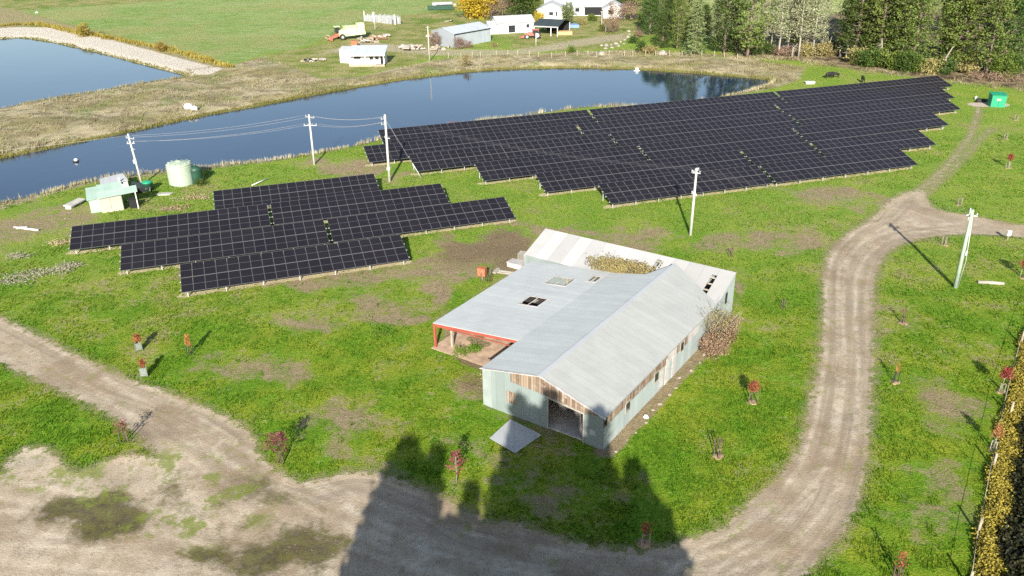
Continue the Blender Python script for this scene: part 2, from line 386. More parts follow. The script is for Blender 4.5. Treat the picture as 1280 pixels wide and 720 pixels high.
def grass_colour(t, p):
    n0 = t.noise(p, .035, 5, .6); n1 = t.noise(p, .16, 6, .65); n2 = t.noise(p, .55, 6, .7); n3 = t.noise(p, 2.2, 5, .75); n4 = t.noise(p, 7.5, 4, .75); yy = t.xyz(p)[1]
    g = t.mix(t.ramp(n1, .38, .62), (.125, .250, .008), (.27, .325, .020))
    g = t.mix(t.math('MULTIPLY', t.ramp(t.math('ADD', yy, t.math('MULTIPLY', n1, 40)), 78, 118), .55), g, (.285, .375, .07)); g = t.mix(t.math('MULTIPLY', t.ramp(n2, .48, .66), .7), g, (.140, .325, .010))  # farther grass painted lighter: low view-angle sheen put into the colour
    g = t.mix(t.math('MULTIPLY', t.ramp(n3, .50, .66), .6), g, (.30, .36, .04))
    g = t.mix(t.math('MULTIPLY', t.ramp(n3, .47, .36), .65), g, (.045, .110, .005))
    g = t.mix(t.math('MULTIPLY', t.ramp(n4, .50, .40), .7), g, (.025, .065, .003))
    g = t.mix(t.math('MULTIPLY', t.ramp(n4, .55, .70), .35), g, (.26, .34, .05))
    tn = t.mix(t.ramp(n3, .35, .65), (.21, .15, .075), (.37, .29, .155)); tn = t.mix(t.math('MULTIPLY', t.ramp(n4, .52, .68), .6), tn, (.46, .40, .28))
    s_ = t.math('ADD', t.math('ADD', t.math('MULTIPLY', n1, .42), t.math('MULTIPLY', n2, .33)), t.math('MULTIPLY', n3, .25))
    s_ = t.math('ADD', s_, t.math('MULTIPLY', t.math('SUBTRACT', n0, .5), .25))
    dd = t.math('MULTIPLY', t.ramp(s_, .525, .61), .72)
    return t.mix(dd, g, tn), dd, tn
def dry_colour(t, p):
    m1 = t.noise(p, .07, 5, .6, scl=(1, 1.6, 1)); m2 = t.noise(p, .35, 6, .7); m3 = t.noise(p, 1.6, 5, .75); m4 = t.noise(p, 6.5, 3, .75)
    d = t.mix(t.ramp(m1, .38, .6), (.26, .225, .095), (.43, .365, .225)); d = t.mix(t.math('MULTIPLY', t.ramp(m2, .45, .62), .8), d, (.17, .13, .07))
    d = t.mix(t.math('MULTIPLY', t.ramp(t.noise(p, .13, 5, .7), .52, .66), .75), d, (.16, .21, .05))
    d = t.mix(t.math('MULTIPLY', t.ramp(m3, .5, .68), .6), d, (.50, .44, .30)); return t.mix(t.math('MULTIPLY', t.ramp(m4, .48, .34), .55), d, (.11, .09, .045))
t = NT('ground_cover'); p = t.pos()
n_big = t.noise(p, .035, 5, .6); n_mid = t.noise(p, .22, 6, .65); n_sm = t.noise(p, 1.4, 5, .7); n_fine = t.noise(p, 6.5, 4, .75); n_tiny = t.noise(p, 22, 3, .7)
gr, dead, tan = grass_colour(t, p)
soil = t.mix(t.ramp(n_sm, .3, .7), (.20, .13, .072), (.34, .245, .145)); soil = t.mix(t.math('MULTIPLY', t.ramp(t.noise(p, .9, 6, .7), .56, .66), .6), soil, (.15, .19, .03))
soil = t.mix(t.ramp(n_fine, .4, .7), soil, (.38, .31, .21))
def soft(attr, amp, lo=.35, hi=.65, nn=None):
    v = t.math('ADD', t.attr(attr), t.math('MULTIPLY', t.math('SUBTRACT', nn or n_sm, .5), amp))
    return t.ramp(v, lo, hi)
soil = t.mix(t.math('MULTIPLY', t.attr('earthy'), .7), soil, t.mix(t.ramp(n_fine, .35, .7), (.11, .066, .042), (.27, .18, .12))); nb = t.math('ADD', t.math('MULTIPLY', t.noise(p, .33, 6, .7), .6), t.math('MULTIPLY', n_sm, .4)); col = t.mix(t.math('MULTIPLY', soft('bare', 3.0, .38, 1.05, nb), .92), gr, soil)
col = t.mix(t.math('MULTIPLY', soft('strip', .8), .85), col, (.58, .48, .30))  # bare tan strip, brightened for sun reaching under each panel edge
# paddocks beyond the water
fl = t.mix(t.ramp(n_big, .4, .65), (.165, .255, .05), (.255, .30, .095))
fl = t.mix(t.math('MULTIPLY', t.ramp(t.noise(p, .5, 5, .7, scl=(.35, 1, 1)), .45, .62), .6), fl, (.32, .38, .17))
farc = t.mix(t.ramp(n_mid, .35, .65), (.21, .22, .055), (.33, .29, .13))
farc = t.mix(t.ramp(t.noise(p, .09, 5, .7), .45, .6), farc, (.13, .19, .03))
col = t.mix(t.attr('farz'), col, farc)
fl = t.mix(t.math('MULTIPLY', t.ramp(t.noise(p, .028, 5, .65), .47, .6), .7), fl, (.28, .28, .10)); col = t.mix(soft('field', .5), col, fl)
col = t.mix(t.math('MULTIPLY', soft('lawn', .7), .9), col, t.mix(t.ramp(n_mid, .35, .65), (.15, .19, .03), (.32, .28, .12)))
col = t.mix(t.math('MULTIPLY', soft('tracky', 1.6, .5, .8), .8), col, (.40, .34, .23))
col = t.mix(soft('hill', .5), col, t.mix(t.ramp(n_mid, .35, .7), (.22, .29, .07), (.42, .40, .19)))
pg = t.mix(t.ramp(n_mid, .4, .6), (.30, .24, .13), (.075, .05, .028))
pg = t.mix(t.ramp(n_sm, .5, .7), pg, (.36, .28, .18))
col = t.mix(soft('pine', 1.0), col, pg)
dr = dry_colour(t, p)
col = t.mix(soft('dry', .9), col, dr)
col = t.mix(soft('straw', .6), col, t.mix(t.ramp(n_sm, .4, .7), (.34, .29, .15), (.16, .15, .05)))
col = t.mix(t.math('MULTIPLY', soft('wet', 1.0), .8), col, (.13, .125, .022))
col = t.mix(soft('dam', .3), col, t.mix(n_sm, (.52, .46, .37), (.64, .58, .48)))
# gravel roads: ragged edge, wheel streaks that follow the edge
gv = t.attr('gravel'); rd = t.attr('rdist')
cmb = t.n('ShaderNodeCombineXYZ'); t.put(cmb.inputs[0], t.math('MULTIPLY', rd, 2.4)); t.put(cmb.inputs[1], t.math('MULTIPLY', t.xyz(p)[0], .05)); t.put(cmb.inputs[2], t.math('MULTIPLY', t.xyz(p)[1], .05))
streak = t.noise(cmb.outputs[0], 1.0, 4, .6)
gcol = t.mix(t.ramp(n_mid, .35, .65), (.325, .258, .178), (.40, .325, .232))
lane = t.math('MULTIPLY', t.ramp(rd, -4.6, -2.4), t.ramp(streak, .42, .62))
gcol = t.mix(t.math('MULTIPLY', lane, .55), gcol, (.225, .185, .135))
gcol = t.mix(t.math('MULTIPLY', t.math('MULTIPLY', t.ramp(rd, -2.2, -3.6), t.ramp(t.noise(p, .55, 6, .7, scl=(1, .35, 1)), .42, .6)), .5), gcol, (.50, .43, .33))
gcol = t.mix(t.math('MULTIPLY', t.ramp(n_sm, .5, .68), .55), gcol, (.225, .175, .12))
gcol = t.mix(t.math('MULTIPLY', t.ramp(n_fine, .52, .78), .3), gcol, (.55, .485, .385))
gcol = t.mix(t.math('MULTIPLY', t.ramp(n_tiny, .46, .36), .4), gcol, (.15, .12, .085))
rut = t.attr('ruts'); gcol = t.mix(t.math('MULTIPLY', t.math('MULTIPLY', t.ramp(rut, .15, .9), t.ramp(t.noise(p, .9, 5, .7), .38, .62)), .5), gcol, (.54, .47, .365)); gcol = t.mix(t.math('MULTIPLY', t.attr('ruts2'), .32), gcol, (.19, .145, .10))
damp = t.ramp(t.noise(p, .16, 5, .65), .47, .62)
gcol = t.mix(t.math('MULTIPLY', damp, .55), gcol, (.20, .14, .085))
mossc = t.mix(t.ramp(n_sm, .35, .65), (.045, .036, .016), (.095, .09, .022))
gcol = t.mix(t.math('MULTIPLY', soft('moss', 3.4, .15, .95, t.math('ADD', t.math('MULTIPLY', t.noise(p, .45, 6, .7), .6), t.math('MULTIPLY', n_sm, .4))), .9), gcol, mossc)
weed = t.math('MULTIPLY', t.ramp(t.noise(p, .75, 6, .7), .55, .64), t.math('MAXIMUM', t.ramp(gv, -3.2, -.8), t.math('MULTIPLY', t.ramp(t.attr('moss'), 0, .02), .0))); weed = t.math('MAXIMUM', t.math('MULTIPLY', weed, .6), t.math('MULTIPLY', t.attr('scruff'), t.ramp(t.noise(p, .42, 6, .72), .50, .60)))
gcol = t.mix(t.math('MULTIPLY', weed, .8), gcol, (.15, .18, .03))
edge = t.math('ADD', gv, t.math('ADD', t.math('MULTIPLY', t.math('SUBTRACT', n_sm, .5), 2.6), t.math('MULTIPLY', t.math('SUBTRACT', n_fine, .5), .9)))
verge = t.math('MULTIPLY', t.ramp(edge, 1.1, 0), .65)
col = t.mix(verge, col, (.27, .215, .135))
col = t.mix(t.ramp(edge, .18, -.12), col, gcol)
hgt = t.math('ADD', t.math('MULTIPLY', n_fine, 1.0), t.math('MULTIPLY', n_tiny, .35))
amt = t.math('ADD', .35, t.math('MULTIPLY', t.ramp(edge, -.1, .2), .65))
bp = t.n('ShaderNodeBump'); bp.inputs['Distance'].default_value = .26; t.put(bp.inputs['Strength'], amt); t.put(bp.inputs['Height'], hgt)
gmat = t.done(t.bsdf(col, .95, 0, .15, bp.outputs[0]))
gme.materials.append(gmat)
ground = tag(link('ground', gme), 'grass, gravel yard and paddocks around the ponds', 'ground', kind='structure')

# height look-up for placing things
def gz(x, y):
    i = min(max(np.searchsorted(ys, y)-1, 0), ny-2); j = min(max(np.searchsorted(xs, x)-1, 0), nx-2)
    fx = (x-xs[j])/(xs[j+1]-xs[j]); fy = (y-ys[i])/(ys[i+1]-ys[i]); Zg = Z.reshape(ny, nx)
    return float((Zg[i, j]*(1-fx)+Zg[i, j+1]*fx)*(1-fy)+(Zg[i+1, j]*(1-fx)+Zg[i+1, j+1]*fx)*fy)
def gza(x, y):
    i = np.clip(np.searchsorted(ys, y)-1, 0, ny-2); j = np.clip(np.searchsorted(xs, x)-1, 0, nx-2); Zg = Z.reshape(ny, nx)
    fx = (x-xs[j])/(xs[j+1]-xs[j]); fy = (y-ys[i])/(ys[i+1]-ys[i])
    return (Zg[i, j]*(1-fx)+Zg[i, j+1]*fx)*(1-fy)+(Zg[i+1, j]*(1-fx)+Zg[i+1, j+1]*fx)*fy
def GG(px, py, dz=0):
    q = G(px, py); q.z = gz(q.x, q.y)+dz; return q

# ------------------------------------------------------------------ water
t = NT('pond_water'); p = t.pos()
h = t.math('ADD', t.noise(p, 1.6, 4, .6, scl=(1, .6, 1)), t.math('MULTIPLY', t.noise(p, .12, 3), 1.5))
deep = t.mix(t.ramp(t.noise(p, .02, 3), .4, .65), (.010, .020, .042), (.016, .030, .058))
wmat = t.done(t.bsdf(deep, .04, 0, .85, t.bump(h, .05, .14), IOR=1.33))
for nm, poly, lb in (('pond_water', POND, 'long dark blue pond curving behind the solar arrays'), ('dam_water', PONDB, 'blue reservoir behind the pale dam bank')):
    c = poly.mean(0); big = [(float(q[0]), float(q[1]), WZ) for q in (poly+(poly-c)/np.linalg.norm(poly-c, axis=1)[:, None]*.6)]
    b = MB(); b.poly(big); o = b.build(nm, wmat); tag(o, lb, 'water', kind='structure')

# ------------------------------------------------------------------ materials
M = {}
M['alu'] = simple('aluminium', (.62, .62, .63), .4, .6, .08)
M['pframe'] = simple('panel_frame', (.125, .125, .13), .5, .2, .05)
M['galv'] = simple('galvanised_steel', (.50, .51, .52), .45, .5, .15)
t = NT('photovoltaic_glass'); p = t.pos(True); q = t.xyz(p)
def lines(v, pitch, wd): return t.math('LESS_THAN', t.math('FRACT', t.math('DIVIDE', v, pitch)), wd)
ln = t.math('MAXIMUM', lines(q[0], .187, .07), lines(q[1], .187, .05))
info = t.n('ShaderNodeObjectInfo')
cc = t.mix(info.outputs['Random'], (.011, .0095, .012), (.014, .012, .015))
cc = t.mix(t.math('MULTIPLY', ln, .5), cc, (.032, .029, .034))
M['pv'] = t.done(t.bsdf(cc, .22, 0, .45, Coat_Weight=None) if False else t.bsdf(cc, .38, 0, .14))
M['busbar'] = simple('busbar_line', (.115, .115, .12), .4, .2, .05)
M['concrete'] = simple('concrete', (.40, .38, .34), .9, 0, .2, 1.2, bump=.2)
M['white'] = simple('white_paint', (.58, .57, .55), .6, 0, .08, dirt=(.60, .57, .50))
M['rooflite'] = corrugated('left_roof_sun_evened', (.44, .45, .425), 1, rough=.5, var=.045)  # left roof slopes coloured paler to make up for their weaker sun
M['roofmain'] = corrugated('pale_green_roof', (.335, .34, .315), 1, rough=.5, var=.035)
M['roofback'] = corrugated('old_galvanised_roof', (.375, .365, .35), 0, rust=(.30, .19, .14), rough=.5, var=.17, sheet=1.5, rustamt=.68)
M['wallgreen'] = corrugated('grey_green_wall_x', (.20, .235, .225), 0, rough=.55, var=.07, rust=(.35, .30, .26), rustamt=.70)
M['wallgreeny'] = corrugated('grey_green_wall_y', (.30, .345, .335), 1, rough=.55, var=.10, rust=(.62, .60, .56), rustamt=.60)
t = NT('weathered_boards'); p = t.pos(True); q = t.xyz(p)
bx_ = t.math('FLOOR', t.math('DIVIDE', t.math('ADD', q[0], q[1]), .22)); wn = t.n('ShaderNodeTexWhiteNoise', noise_dimensions='1D'); t.put(wn.inputs['W'], bx_)
c = t.mix(wn.outputs[0], (.13, .085, .06), (.29, .225, .16)); c = t.mix(t.ramp(t.noise(p, 1.3, 5, .7), .5, .7), c, (.34, .30, .265))
gp_ = t.math('LESS_THAN', t.math('FRACT', t.math('DIVIDE', t.math('ADD', q[0], q[1]), .22)), .09)
c = t.mix(gp_, c, (.03, .02, .015))
M['boards'] = t.done(t.bsdf(c, .85, 0, .2))
M['timber'] = simple('grey_timber', (.30, .25, .19), .9, 0, .3, 2)
M['paleboard'] = simple('pale_board', (.30, .275, .23), .85, 0, .2, 2)
M['redsteel'] = simple('red_oxide_steel', (.30, .065, .045), .6, 0, .2, 1)
M['dark'] = simple('dark_interior', (.012, .012, .012), .9, 0, .1)
M['glass'] = simple('dark_window_glass', (.02, .025, .03), .1, 0, .1, spec=.8)
M['pole'] = simple('pale_pole', (.42, .42, .38), .8, 0, .14, 1.0)
M['polegreen'] = simple('greenish_treated_pole', (.26, .33, .25), .8, 0, .18, 1.0)
M['insul'] = simple('white_porcelain', (.50, .50, .49), .25, 0, .05)
M['wire'] = simple('weathered_conductor', (.33, .31, .30), .6, .2, .05)
M['sheetpale'] = simple('pale_weathered_sheet', (.40, .37, .35), .7, 0, .25, 1.2); M['sheetpale2'] = simple('faded_green_sheet', (.25, .285, .27), .6, 0, .12, 1.0)
M['wiredark'] = simple('dull_thin_wire', (.10, .10, .11), .7, 0, .05)
M['black'] = simple('black_rubber', (.018, .018, .018), .7, 0, .2)
M['bark'] = simple('pine_bark', (.17, .13, .10), .9, 0, .4, 2.5, bump=.3)
M['barkpale'] = simple('pale_bark', (.27, .24, .20), .85, 0, .3, 1.5)
M['stem'] = simple('dark_twig_bark', (.10, .07, .055), .9, 0, .3, 3)
M['greenpaint'] = simple('green_cabinet_paint', (.015, .235, .12), .45, 0, .08)
M['orange'] = simple('orange_paint', (.34, .10, .04), .6, 0, .25)
M['tankgreen'] = simple('pale_green_plastic', (.29, .35, .27), .6, 0, .07, .6)
M['darkgreen'] = simple('dark_green_plastic', (.016, .055, .034), .5, 0, .2)
M['mintroof'] = corrugated('mint_green_roof', (.33, .44, .36), 0, rough=.55, var=.04)
M['mintwall'] = corrugated('mint_green_wall', (.26, .36, .29), 1, rough=.6, var=.05)
M['pinkwall'] = simple('cream_pink_board', (.36, .31, .26), .8, 0, .12, 1)
M['mulch'] = simple('mulch_litter', (.30, .20, .12), .95, 0, .4, 6)
M['guard'] = simple('grey_mesh_guard', (.15, .175, .15), .8, 0, .25, 6)
M['redmach'] = simple('faded_red_paint', (.36, .10, .07), .55, 0, .3)
M['limemach'] = simple('faded_lime_paint', (.56, .62, .30), .55, 0, .2)
M['rust'] = simple('rusty_iron', (.28, .12, .06), .85, 0, .4, 3)
M['charcoal'] = corrugated('charcoal_roof', (.035, .045, .042), 0, rough=.5, var=.1)
M['whiteroof'] = corrugated('white_painted_roof', (.38, .39, .39), 0, rough=.5, var=.04)
M['silverroof'] = corrugated('silver_shed_roof', (.40, .43, .45), 0, rough=.45, var=.04)
M['silverwall'] = corrugated('silver_shed_wall', (.30, .33, .36), 0, rough=.5, var=.05)
M['blue'] = simple('dark_blue_paint', (.015, .02, .06), .25, 0, .1, spec=.7)
M['rock'] = simple('pale_rock', (.29, .26, .22), .9, 0, .3, 1.5, bump=.4)
M['cow'] = simple('black_hide', (.012, .011, .010), .8, 0, .2)
M['cowwhite'] = simple('white_hide', (.65, .62, .56), .8, 0, .2)

M['L_pine'] = leafmat('pine_foliage', (.018, .045, .008), (.22, .265, .055), (.09, .14, .022))
M['L_gum'] = leafmat('sparse_grey_foliage', (.15, .17, .08), (.42, .42, .28), (.22, .27, .08))
M['L_spruce'] = leafmat('spruce_foliage', (.06, .10, .03), (.27, .31, .14), (.14, .19, .06))
M['L_macro'] = leafmat('cypress_foliage', (.010, .032, .008), (.085, .135, .022))
M['L_bright'] = leafmat('bright_tree_foliage', (.045, .085, .012), (.17, .22, .035), (.12, .14, .03))
M['L_yellow'] = leafmat('autumn_yellow_foliage', (.34, .24, .02), (.62, .47, .04), (.30, .32, .03))
M['L_brown'] = leafmat('autumn_brown_foliage', (.13, .08, .055), (.33, .22, .16), (.22, .15, .10))
M['L_gold'] = leafmat('golden_hedge_foliage', (.20, .16, .025), (.40, .33, .05), (.26, .20, .035), scale=2)
M['L_shadebrush'] = leafmat('shade_strip_brush_foliage', (.012, .014, .006), (.05, .05, .018), (.02, .03, .01))  # near-black leaves paint the shade beside the golden hedge; also dark brush
M['L_scrub'] = leafmat('dry_scrub_foliage', (.20, .13, .075), (.44, .32, .20), (.27, .19, .10), scale=2)
M['L_olive'] = leafmat('olive_scrub_foliage', (.17, .16, .05), (.38, .33, .13), (.34, .24, .13), scale=1.5)
M['L_golden'] = leafmat('golden_broom_foliage', (.17, .12, .02), (.38, .28, .07), (.15, .14, .03))
M['L_purple'] = leafmat('purple_red_leaves', (.12, .025, .03), (.32, .09, .10), trans=.35)
M['L_red'] = leafmat('red_leaves', (.18, .03, .025), (.38, .09, .05), trans=.35)
M['L_orange'] = leafmat('orange_leaves', (.22, .08, .03), (.42, .18, .07), trans=.35)
M['L_drygrass'] = leafmat('dry_reed_blades', (.30, .245, .14), (.62, .54, .37), (.34, .30, .12), scale=.15)
M['L_bank'] = leafmat('bank_grass_blades', (.10, .10, .018), (.26, .24, .06), (.16, .13, .035), scale=.15)
M['L_grey'] = leafmat('grey_twigs', (.14, .13, .085), (.30, .28, .20), scale=1.5)
M['L_grass'] = leafmat('grass_blades', (.045, .11, .006), (.17, .26, .02), (.20, .21, .05), trans=.3, scale=.12)

def blades(name, fn, tr, tint=(.85, .85, .85)):
    t = NT(name); p = t.pos(); c = fn(t, p); c = c[0] if isinstance(c, tuple) else c
    c = t.mix(t.math('MULTIPLY', t.attr('tone'), .35), c, t.mix(.5, c, (1, 1, .8), 'ADD') if False else t.mix(1.0, c, (1.25, 1.4, 1.2), 'MULTIPLY'))
    c = t.mix(1.0, c, tint, 'MULTIPLY')
    d = t.bsdf(c, .7, 0, .2); x = t.n('ShaderNodeBsdfTranslucent'); t.put(x.inputs[0], c); mx = t.n('ShaderNodeMixShader'); mx.inputs[0].default_value = tr
    t.t.links.new(d, mx.inputs[1]); t.t.links.new(x.outputs[0], mx.inputs[2]); return t.done(mx.outputs[0])
M['blade'] = blades('meadow_blades', grass_colour, .3, (.56, .66, .5)); M['reed'] = blades('reed_blades', dry_colour, .25)
# ------------------------------------------------------------------ foliage
def leaf_mesh(name, cen, size, mat, n_per=10, spread=.45, flat=.6, tone=None, jitter=.5, up=.3, seed=0):
    """cen: (N,3) clump centres; small bent quads spread round each"""
    r = np.random.default_rng(seed)
    N = len(cen); K = N*n_per
    c = np.repeat(cen, n_per, 0)+r.normal(0, 1, (K, 3))*np.array([spread, spread, spread*flat])*.6
    tn = (r.random(N) if tone is None else tone).repeat(n_per)*.65+r.random(K)*.35
    d = r.normal(0, 1, (K, 3)); d[:, 2] = d[:, 2]*.6; d /= np.linalg.norm(d, axis=1)[:, None]
    o = np.cross(d, r.normal(0, 1, (K, 3))+np.array([0, 0, up])); o /= np.maximum(np.linalg.norm(o, axis=1), 1e-6)[:, None]
    s_ = size*(1-jitter/2+jitter*r.random(K))[:, None]
    V = np.stack([c-d*s_*.5, c+o*s_*.32, c+d*s_*.5, c-o*s_*.32], 1).reshape(-1, 3)
    Fc = np.arange(K*4).reshape(-1, 4)
    me = np_mesh(name, V, Fc, {'tone': ('FACE', tn)}, smooth=False); me.materials.append(mat)
    return me
def conifer(kind, h, seed):
    """pine, cypress, spruce and thin grey trees: returns (crown mesh, trunk mesh)"""
    r = random.Random(seed); tb = MB(); cen = []; tone = []
    lean = (r.uniform(-.03, .03)*h, r.uniform(-.03, .03)*h)
    K = 8; pts = [(lean[0]*(i/K)**1.5+r.uniform(-.06, .06)*(i > 0), lean[1]*(i/K)**1.5, h*i/K*.98) for i in range(K+1)]
    r0 = {'pine': .016, 'gum': .010, 'spruce': .02, 'macro': .025}[kind]*h
    tb.tube(pts, [r0*(1-i/(K+.6))**.8+.03 for i in range(K+1)], 8)
    spec = dict(pine=(.08, 84, .23, 4), gum=(.22, 52, .17, 4), spruce=(.04, 90, .24, 5), macro=(.05, 90, .28, 4))[kind]
    for i in range(spec[1]):
        f = spec[0]+(1-spec[0])*((i+r.random())/spec[1]); z = h*f
        if kind == 'spruce': L = h*spec[2]*(1-f)**.75+.3
        elif kind == 'macro': L = h*spec[2]*math.sin(math.pi*min(1, .22+f*.76))**.8
        elif kind == 'pine': L = h*spec[2]*(math.sin(math.pi*min(1, .12+f*.82))**.7)*r.uniform(.3, 1.3)
        else: L = h*spec[2]*r.uniform(.3, 1.1)*(1.1-f*.5)
        a = i*2.399+r.uniform(-.4, .4); k = min(int(f*K), K-1); bx = pts[k][0]; by = pts[k][1]
        rise = {'pine': .25, 'gum': .5, 'spruce': -.28, 'macro': .35}[kind]*L
        tip = (bx+math.cos(a)*L, by+math.sin(a)*L, z+rise)
        if kind != 'spruce' or i % 3 == 0: tb.tube([(bx, by, z), ((bx+tip[0])/2, (by+tip[1])/2, z+rise*.35), tip], [r0*.22*(1-f*.6)+.02, .04, .015], 4, cap=False)
        tn = r.random()
        for j in range(spec[3]):
            g = .35+.65*(j+r.random()*.8)/spec[3]
            if r.random() < (.12 if kind in ('spruce', 'macro') else .2): continue
            cen.append((bx+math.cos(a)*L*g+r.uniform(-.3, .3), by+math.sin(a)*L*g+r.uniform(-.3, .3), z+rise*g**1.3+r.uniform(-.2, .3)))
            tone.append(min(1, max(0, tn*.6+r.random()*.4)))
    if kind in ('pine', 'gum'):      # dead stubs low on the trunk
        for i in range(16):
            z = h*r.uniform(.04, spec[0]+.1); a = r.uniform(0, 6.28); L = r.uniform(.4, 1.6)
            tb.tube([(0, 0, z), (math.cos(a)*L, math.sin(a)*L, z+r.uniform(-.3, .4))], [.035, .01], 4, cap=False)
    mat = {'pine': M['L_pine'], 'gum': M['L_gum'], 'spruce': M['L_spruce'], 'macro': M['L_macro']}[kind]
    sz = {'pine': .46, 'gum': .36, 'spruce': .34, 'macro': .36}[kind]
    npc = {'pine': 15, 'gum': 11, 'spruce': 15, 'macro': 22}[kind]
    sp = {'pine': .82, 'gum': .9, 'spruce': .42, 'macro': .75}[kind]
    cm = leaf_mesh(kind+'_crown', np.array(cen), sz, mat, npc, sp, .55 if kind != 'spruce' else .3, np.array(tone), seed=seed)
    return cm, tb.mesh(kind+'_trunk', M['barkpale'] if kind == 'gum' else M['bark'])
def blob_crown(name, rx, rz, n, mat, size, seed, npc=14, spread=.5, base=0.0):
    r = np.random.default_rng(seed); d = r.normal(0, 1, (n, 3)); d /= np.linalg.norm(d, axis=1)[:, None]
    lob = 1+.22*np.sin(d[:, 0]*4+seed)+.18*np.sin(d[:, 1]*5+seed*2)+.15*np.sin(d[:, 2]*6+d[:, 0]*3)
    rad = (r.random(n)**.35)*lob
    c = d*rad[:, None]*np.array([rx, rx, rz])+np.array([0, 0, base+rz]); c[:, 2] = np.maximum(c[:, 2], .1)
    tone = np.clip(.5+.35*np.sin(c[:, 0]*1.7+seed)*np.cos(c[:, 1]*1.9)+r.normal(0, .2, n), 0, 1)
    return leaf_mesh(name, c, size, mat, npc, spread, .7, tone, seed=seed)
def broad_trunk(h, seed, mat, rad=.16, limbs=7, reach=.35):
    r = random.Random(seed); b = MB()
    b.tube([(0, 0, -.1), (.05, 0, h*.25), (.0, .06, h*.55), (0, 0, h*.85)], [rad, rad*.8, rad*.5, rad*.15], 7)
    for i in range(limbs):
        a = i*2.4+r.random(); z = h*r.uniform(.2, .6); L = h*reach*r.uniform(.7, 1.2)
        b.tube([(0, 0, z), (math.cos(a)*L*.5, math.sin(a)*L*.5, z+L*.5), (math.cos(a)*L, math.sin(a)*L, z+L*.8)], [rad*.4, rad*.25, rad*.08], 5, cap=False)
    return b.mesh('trunk', mat)
def plant_tree(name, label, cat, loc, cm, tm, s=1, rz=0, group=None, sz=None):
    o = thing(name, label, cat, loc, rz, group); o.scale = (s, s, sz or s)
    link('crown', cm, o); link('trunk', tm, o)
    return o

# ------------------------------------------------------------------ solar arrays
PW, PH = 1.132, 2.262
b = MB(); fr = .034
b.box(0, 0, 0, PW, fr, .035, 0); b.box(0, PH-fr, 0, PW, PH, .035, 0); fs = .02; b.box(0, fr, 0, fs, PH-fr, .035, 0); b.box(PW-fs, fr, 0, PW, PH-fr, .035, 0)
b.box(fs, fr, .006, PW-fs, PH/2-.02, .029, 1); b.box(fs, PH/2+.02, .006, PW-fs, PH-fr, .029, 1); b.box(fs, PH/2-.02, .006, PW-fs, PH/2+.02, .030, 2)
panel_me = b.mesh('solar_panel', [M['pframe'], M['pv'], M['busbar']])
vdir = Vector((0, math.cos(TAU), math.sin(TAU))); nrm = Vector((0, -math.sin(TAU), math.cos(TAU)))
ordin = {'a': 'back', 'b': 'second', 'c': 'third', 'd': 'front', 'A': 'back', 'B': 'second', 'C': 'third', 'D': 'fourth', 'E': 'fifth', 'F': 'front'}
def solar_table(p0, ang, ncol, pitch, label, group):
    root = thing('solar_table', label, 'solar panels', (p0.x, p0.y, 0), ang, group)
    Lx = ncol*pitch
    for k in range(ncol):
        for j in range(2):
            o = link('solar_panel', panel_me, root); q = Vector((k*pitch+(pitch-PW)/2, 0, Z0))+vdir*(j*(PH+.028)+.012)
            o.location = q; o.rotation_euler = (TAU, 0, 0)
    rb = MB()
    Rm = Matrix.Translation((0, 0, Z0)) @ Matrix.Rotation(TAU, 4, 'X')
    for vv in (.5, 1.75, 2.85, 4.1): rb.box(-.14, vv-.035, -.085, Lx+.14, vv+.035, -.008, 0, Rm)
    rb.build('purlins', M['alu'], root)
    n = max(2, round(Lx/3.6)+1)
    for i in range(n):
        x = .5+(Lx-1.0)*i/(n-1); g0 = root_z(p0, ang, x)
        pb = MB()
        for vv in (.75, 3.85):
            q = Vector((x, 0, Z0))+vdir*vv-nrm*.10
            pb.box(x-.05, q.y-.04, g0-.3, x+.05, q.y+.04, q.z, 0)
        qa = Vector((x, 0, Z0))+vdir*.25-nrm*.13; 
        pb.box(x-.04, .2, -.17, x+.04, 4.4, -.09, 0, Matrix.Translation((0, 0, Z0)) @ Matrix.Rotation(TAU, 4, 'X'))
        pb.build('leg_frame', M['galv'], root)
    return root
def root_z(p0, ang, x):
    return gz(p0.x+math.cos(ang)*x, p0.y+math.sin(ang)*x)
cnt = {'left': 'leftmost', 'mid': 'middle', 'right': 'rightmost'}
for key, arr, a, bb, gp in rows:
    L = (bb-a).length; d = (bb-a).normalized(); ang = math.atan2(d.y, d.x)
    cuts = [0]+[(g-a).dot(d) for g in gp]+[L]
    for i in range(len(cuts)-1):
        s0 = cuts[i]+(.22 if i else 0); s1 = cuts[i+1]-(.22 if i < len(cuts)-2 else 0)
        n = max(1, round((s1-s0)/COL)); pitch = (s1-s0)/n
        where = '' if len(cuts) == 2 else ['left part', 'right part'][i]+' of the ' if len(cuts) == 3 else ['left part', 'middle part', 'right part'][i]+' of the '
        size = 'smaller left solar array' if arr == 1 else 'large far solar array'
        kd = {'back': 'farthest', 'front': 'nearest'}.get(ordin[key], ordin[key])
        lab = f'{where}{kd} row of black panels in the {size}'
        if kd not in ('farthest', 'nearest'): lab = f'{where}{kd} row from the back in the {size}'
        solar_table(a+d*s0, ang, n, pitch, lab, 'solar tables of the '+size)

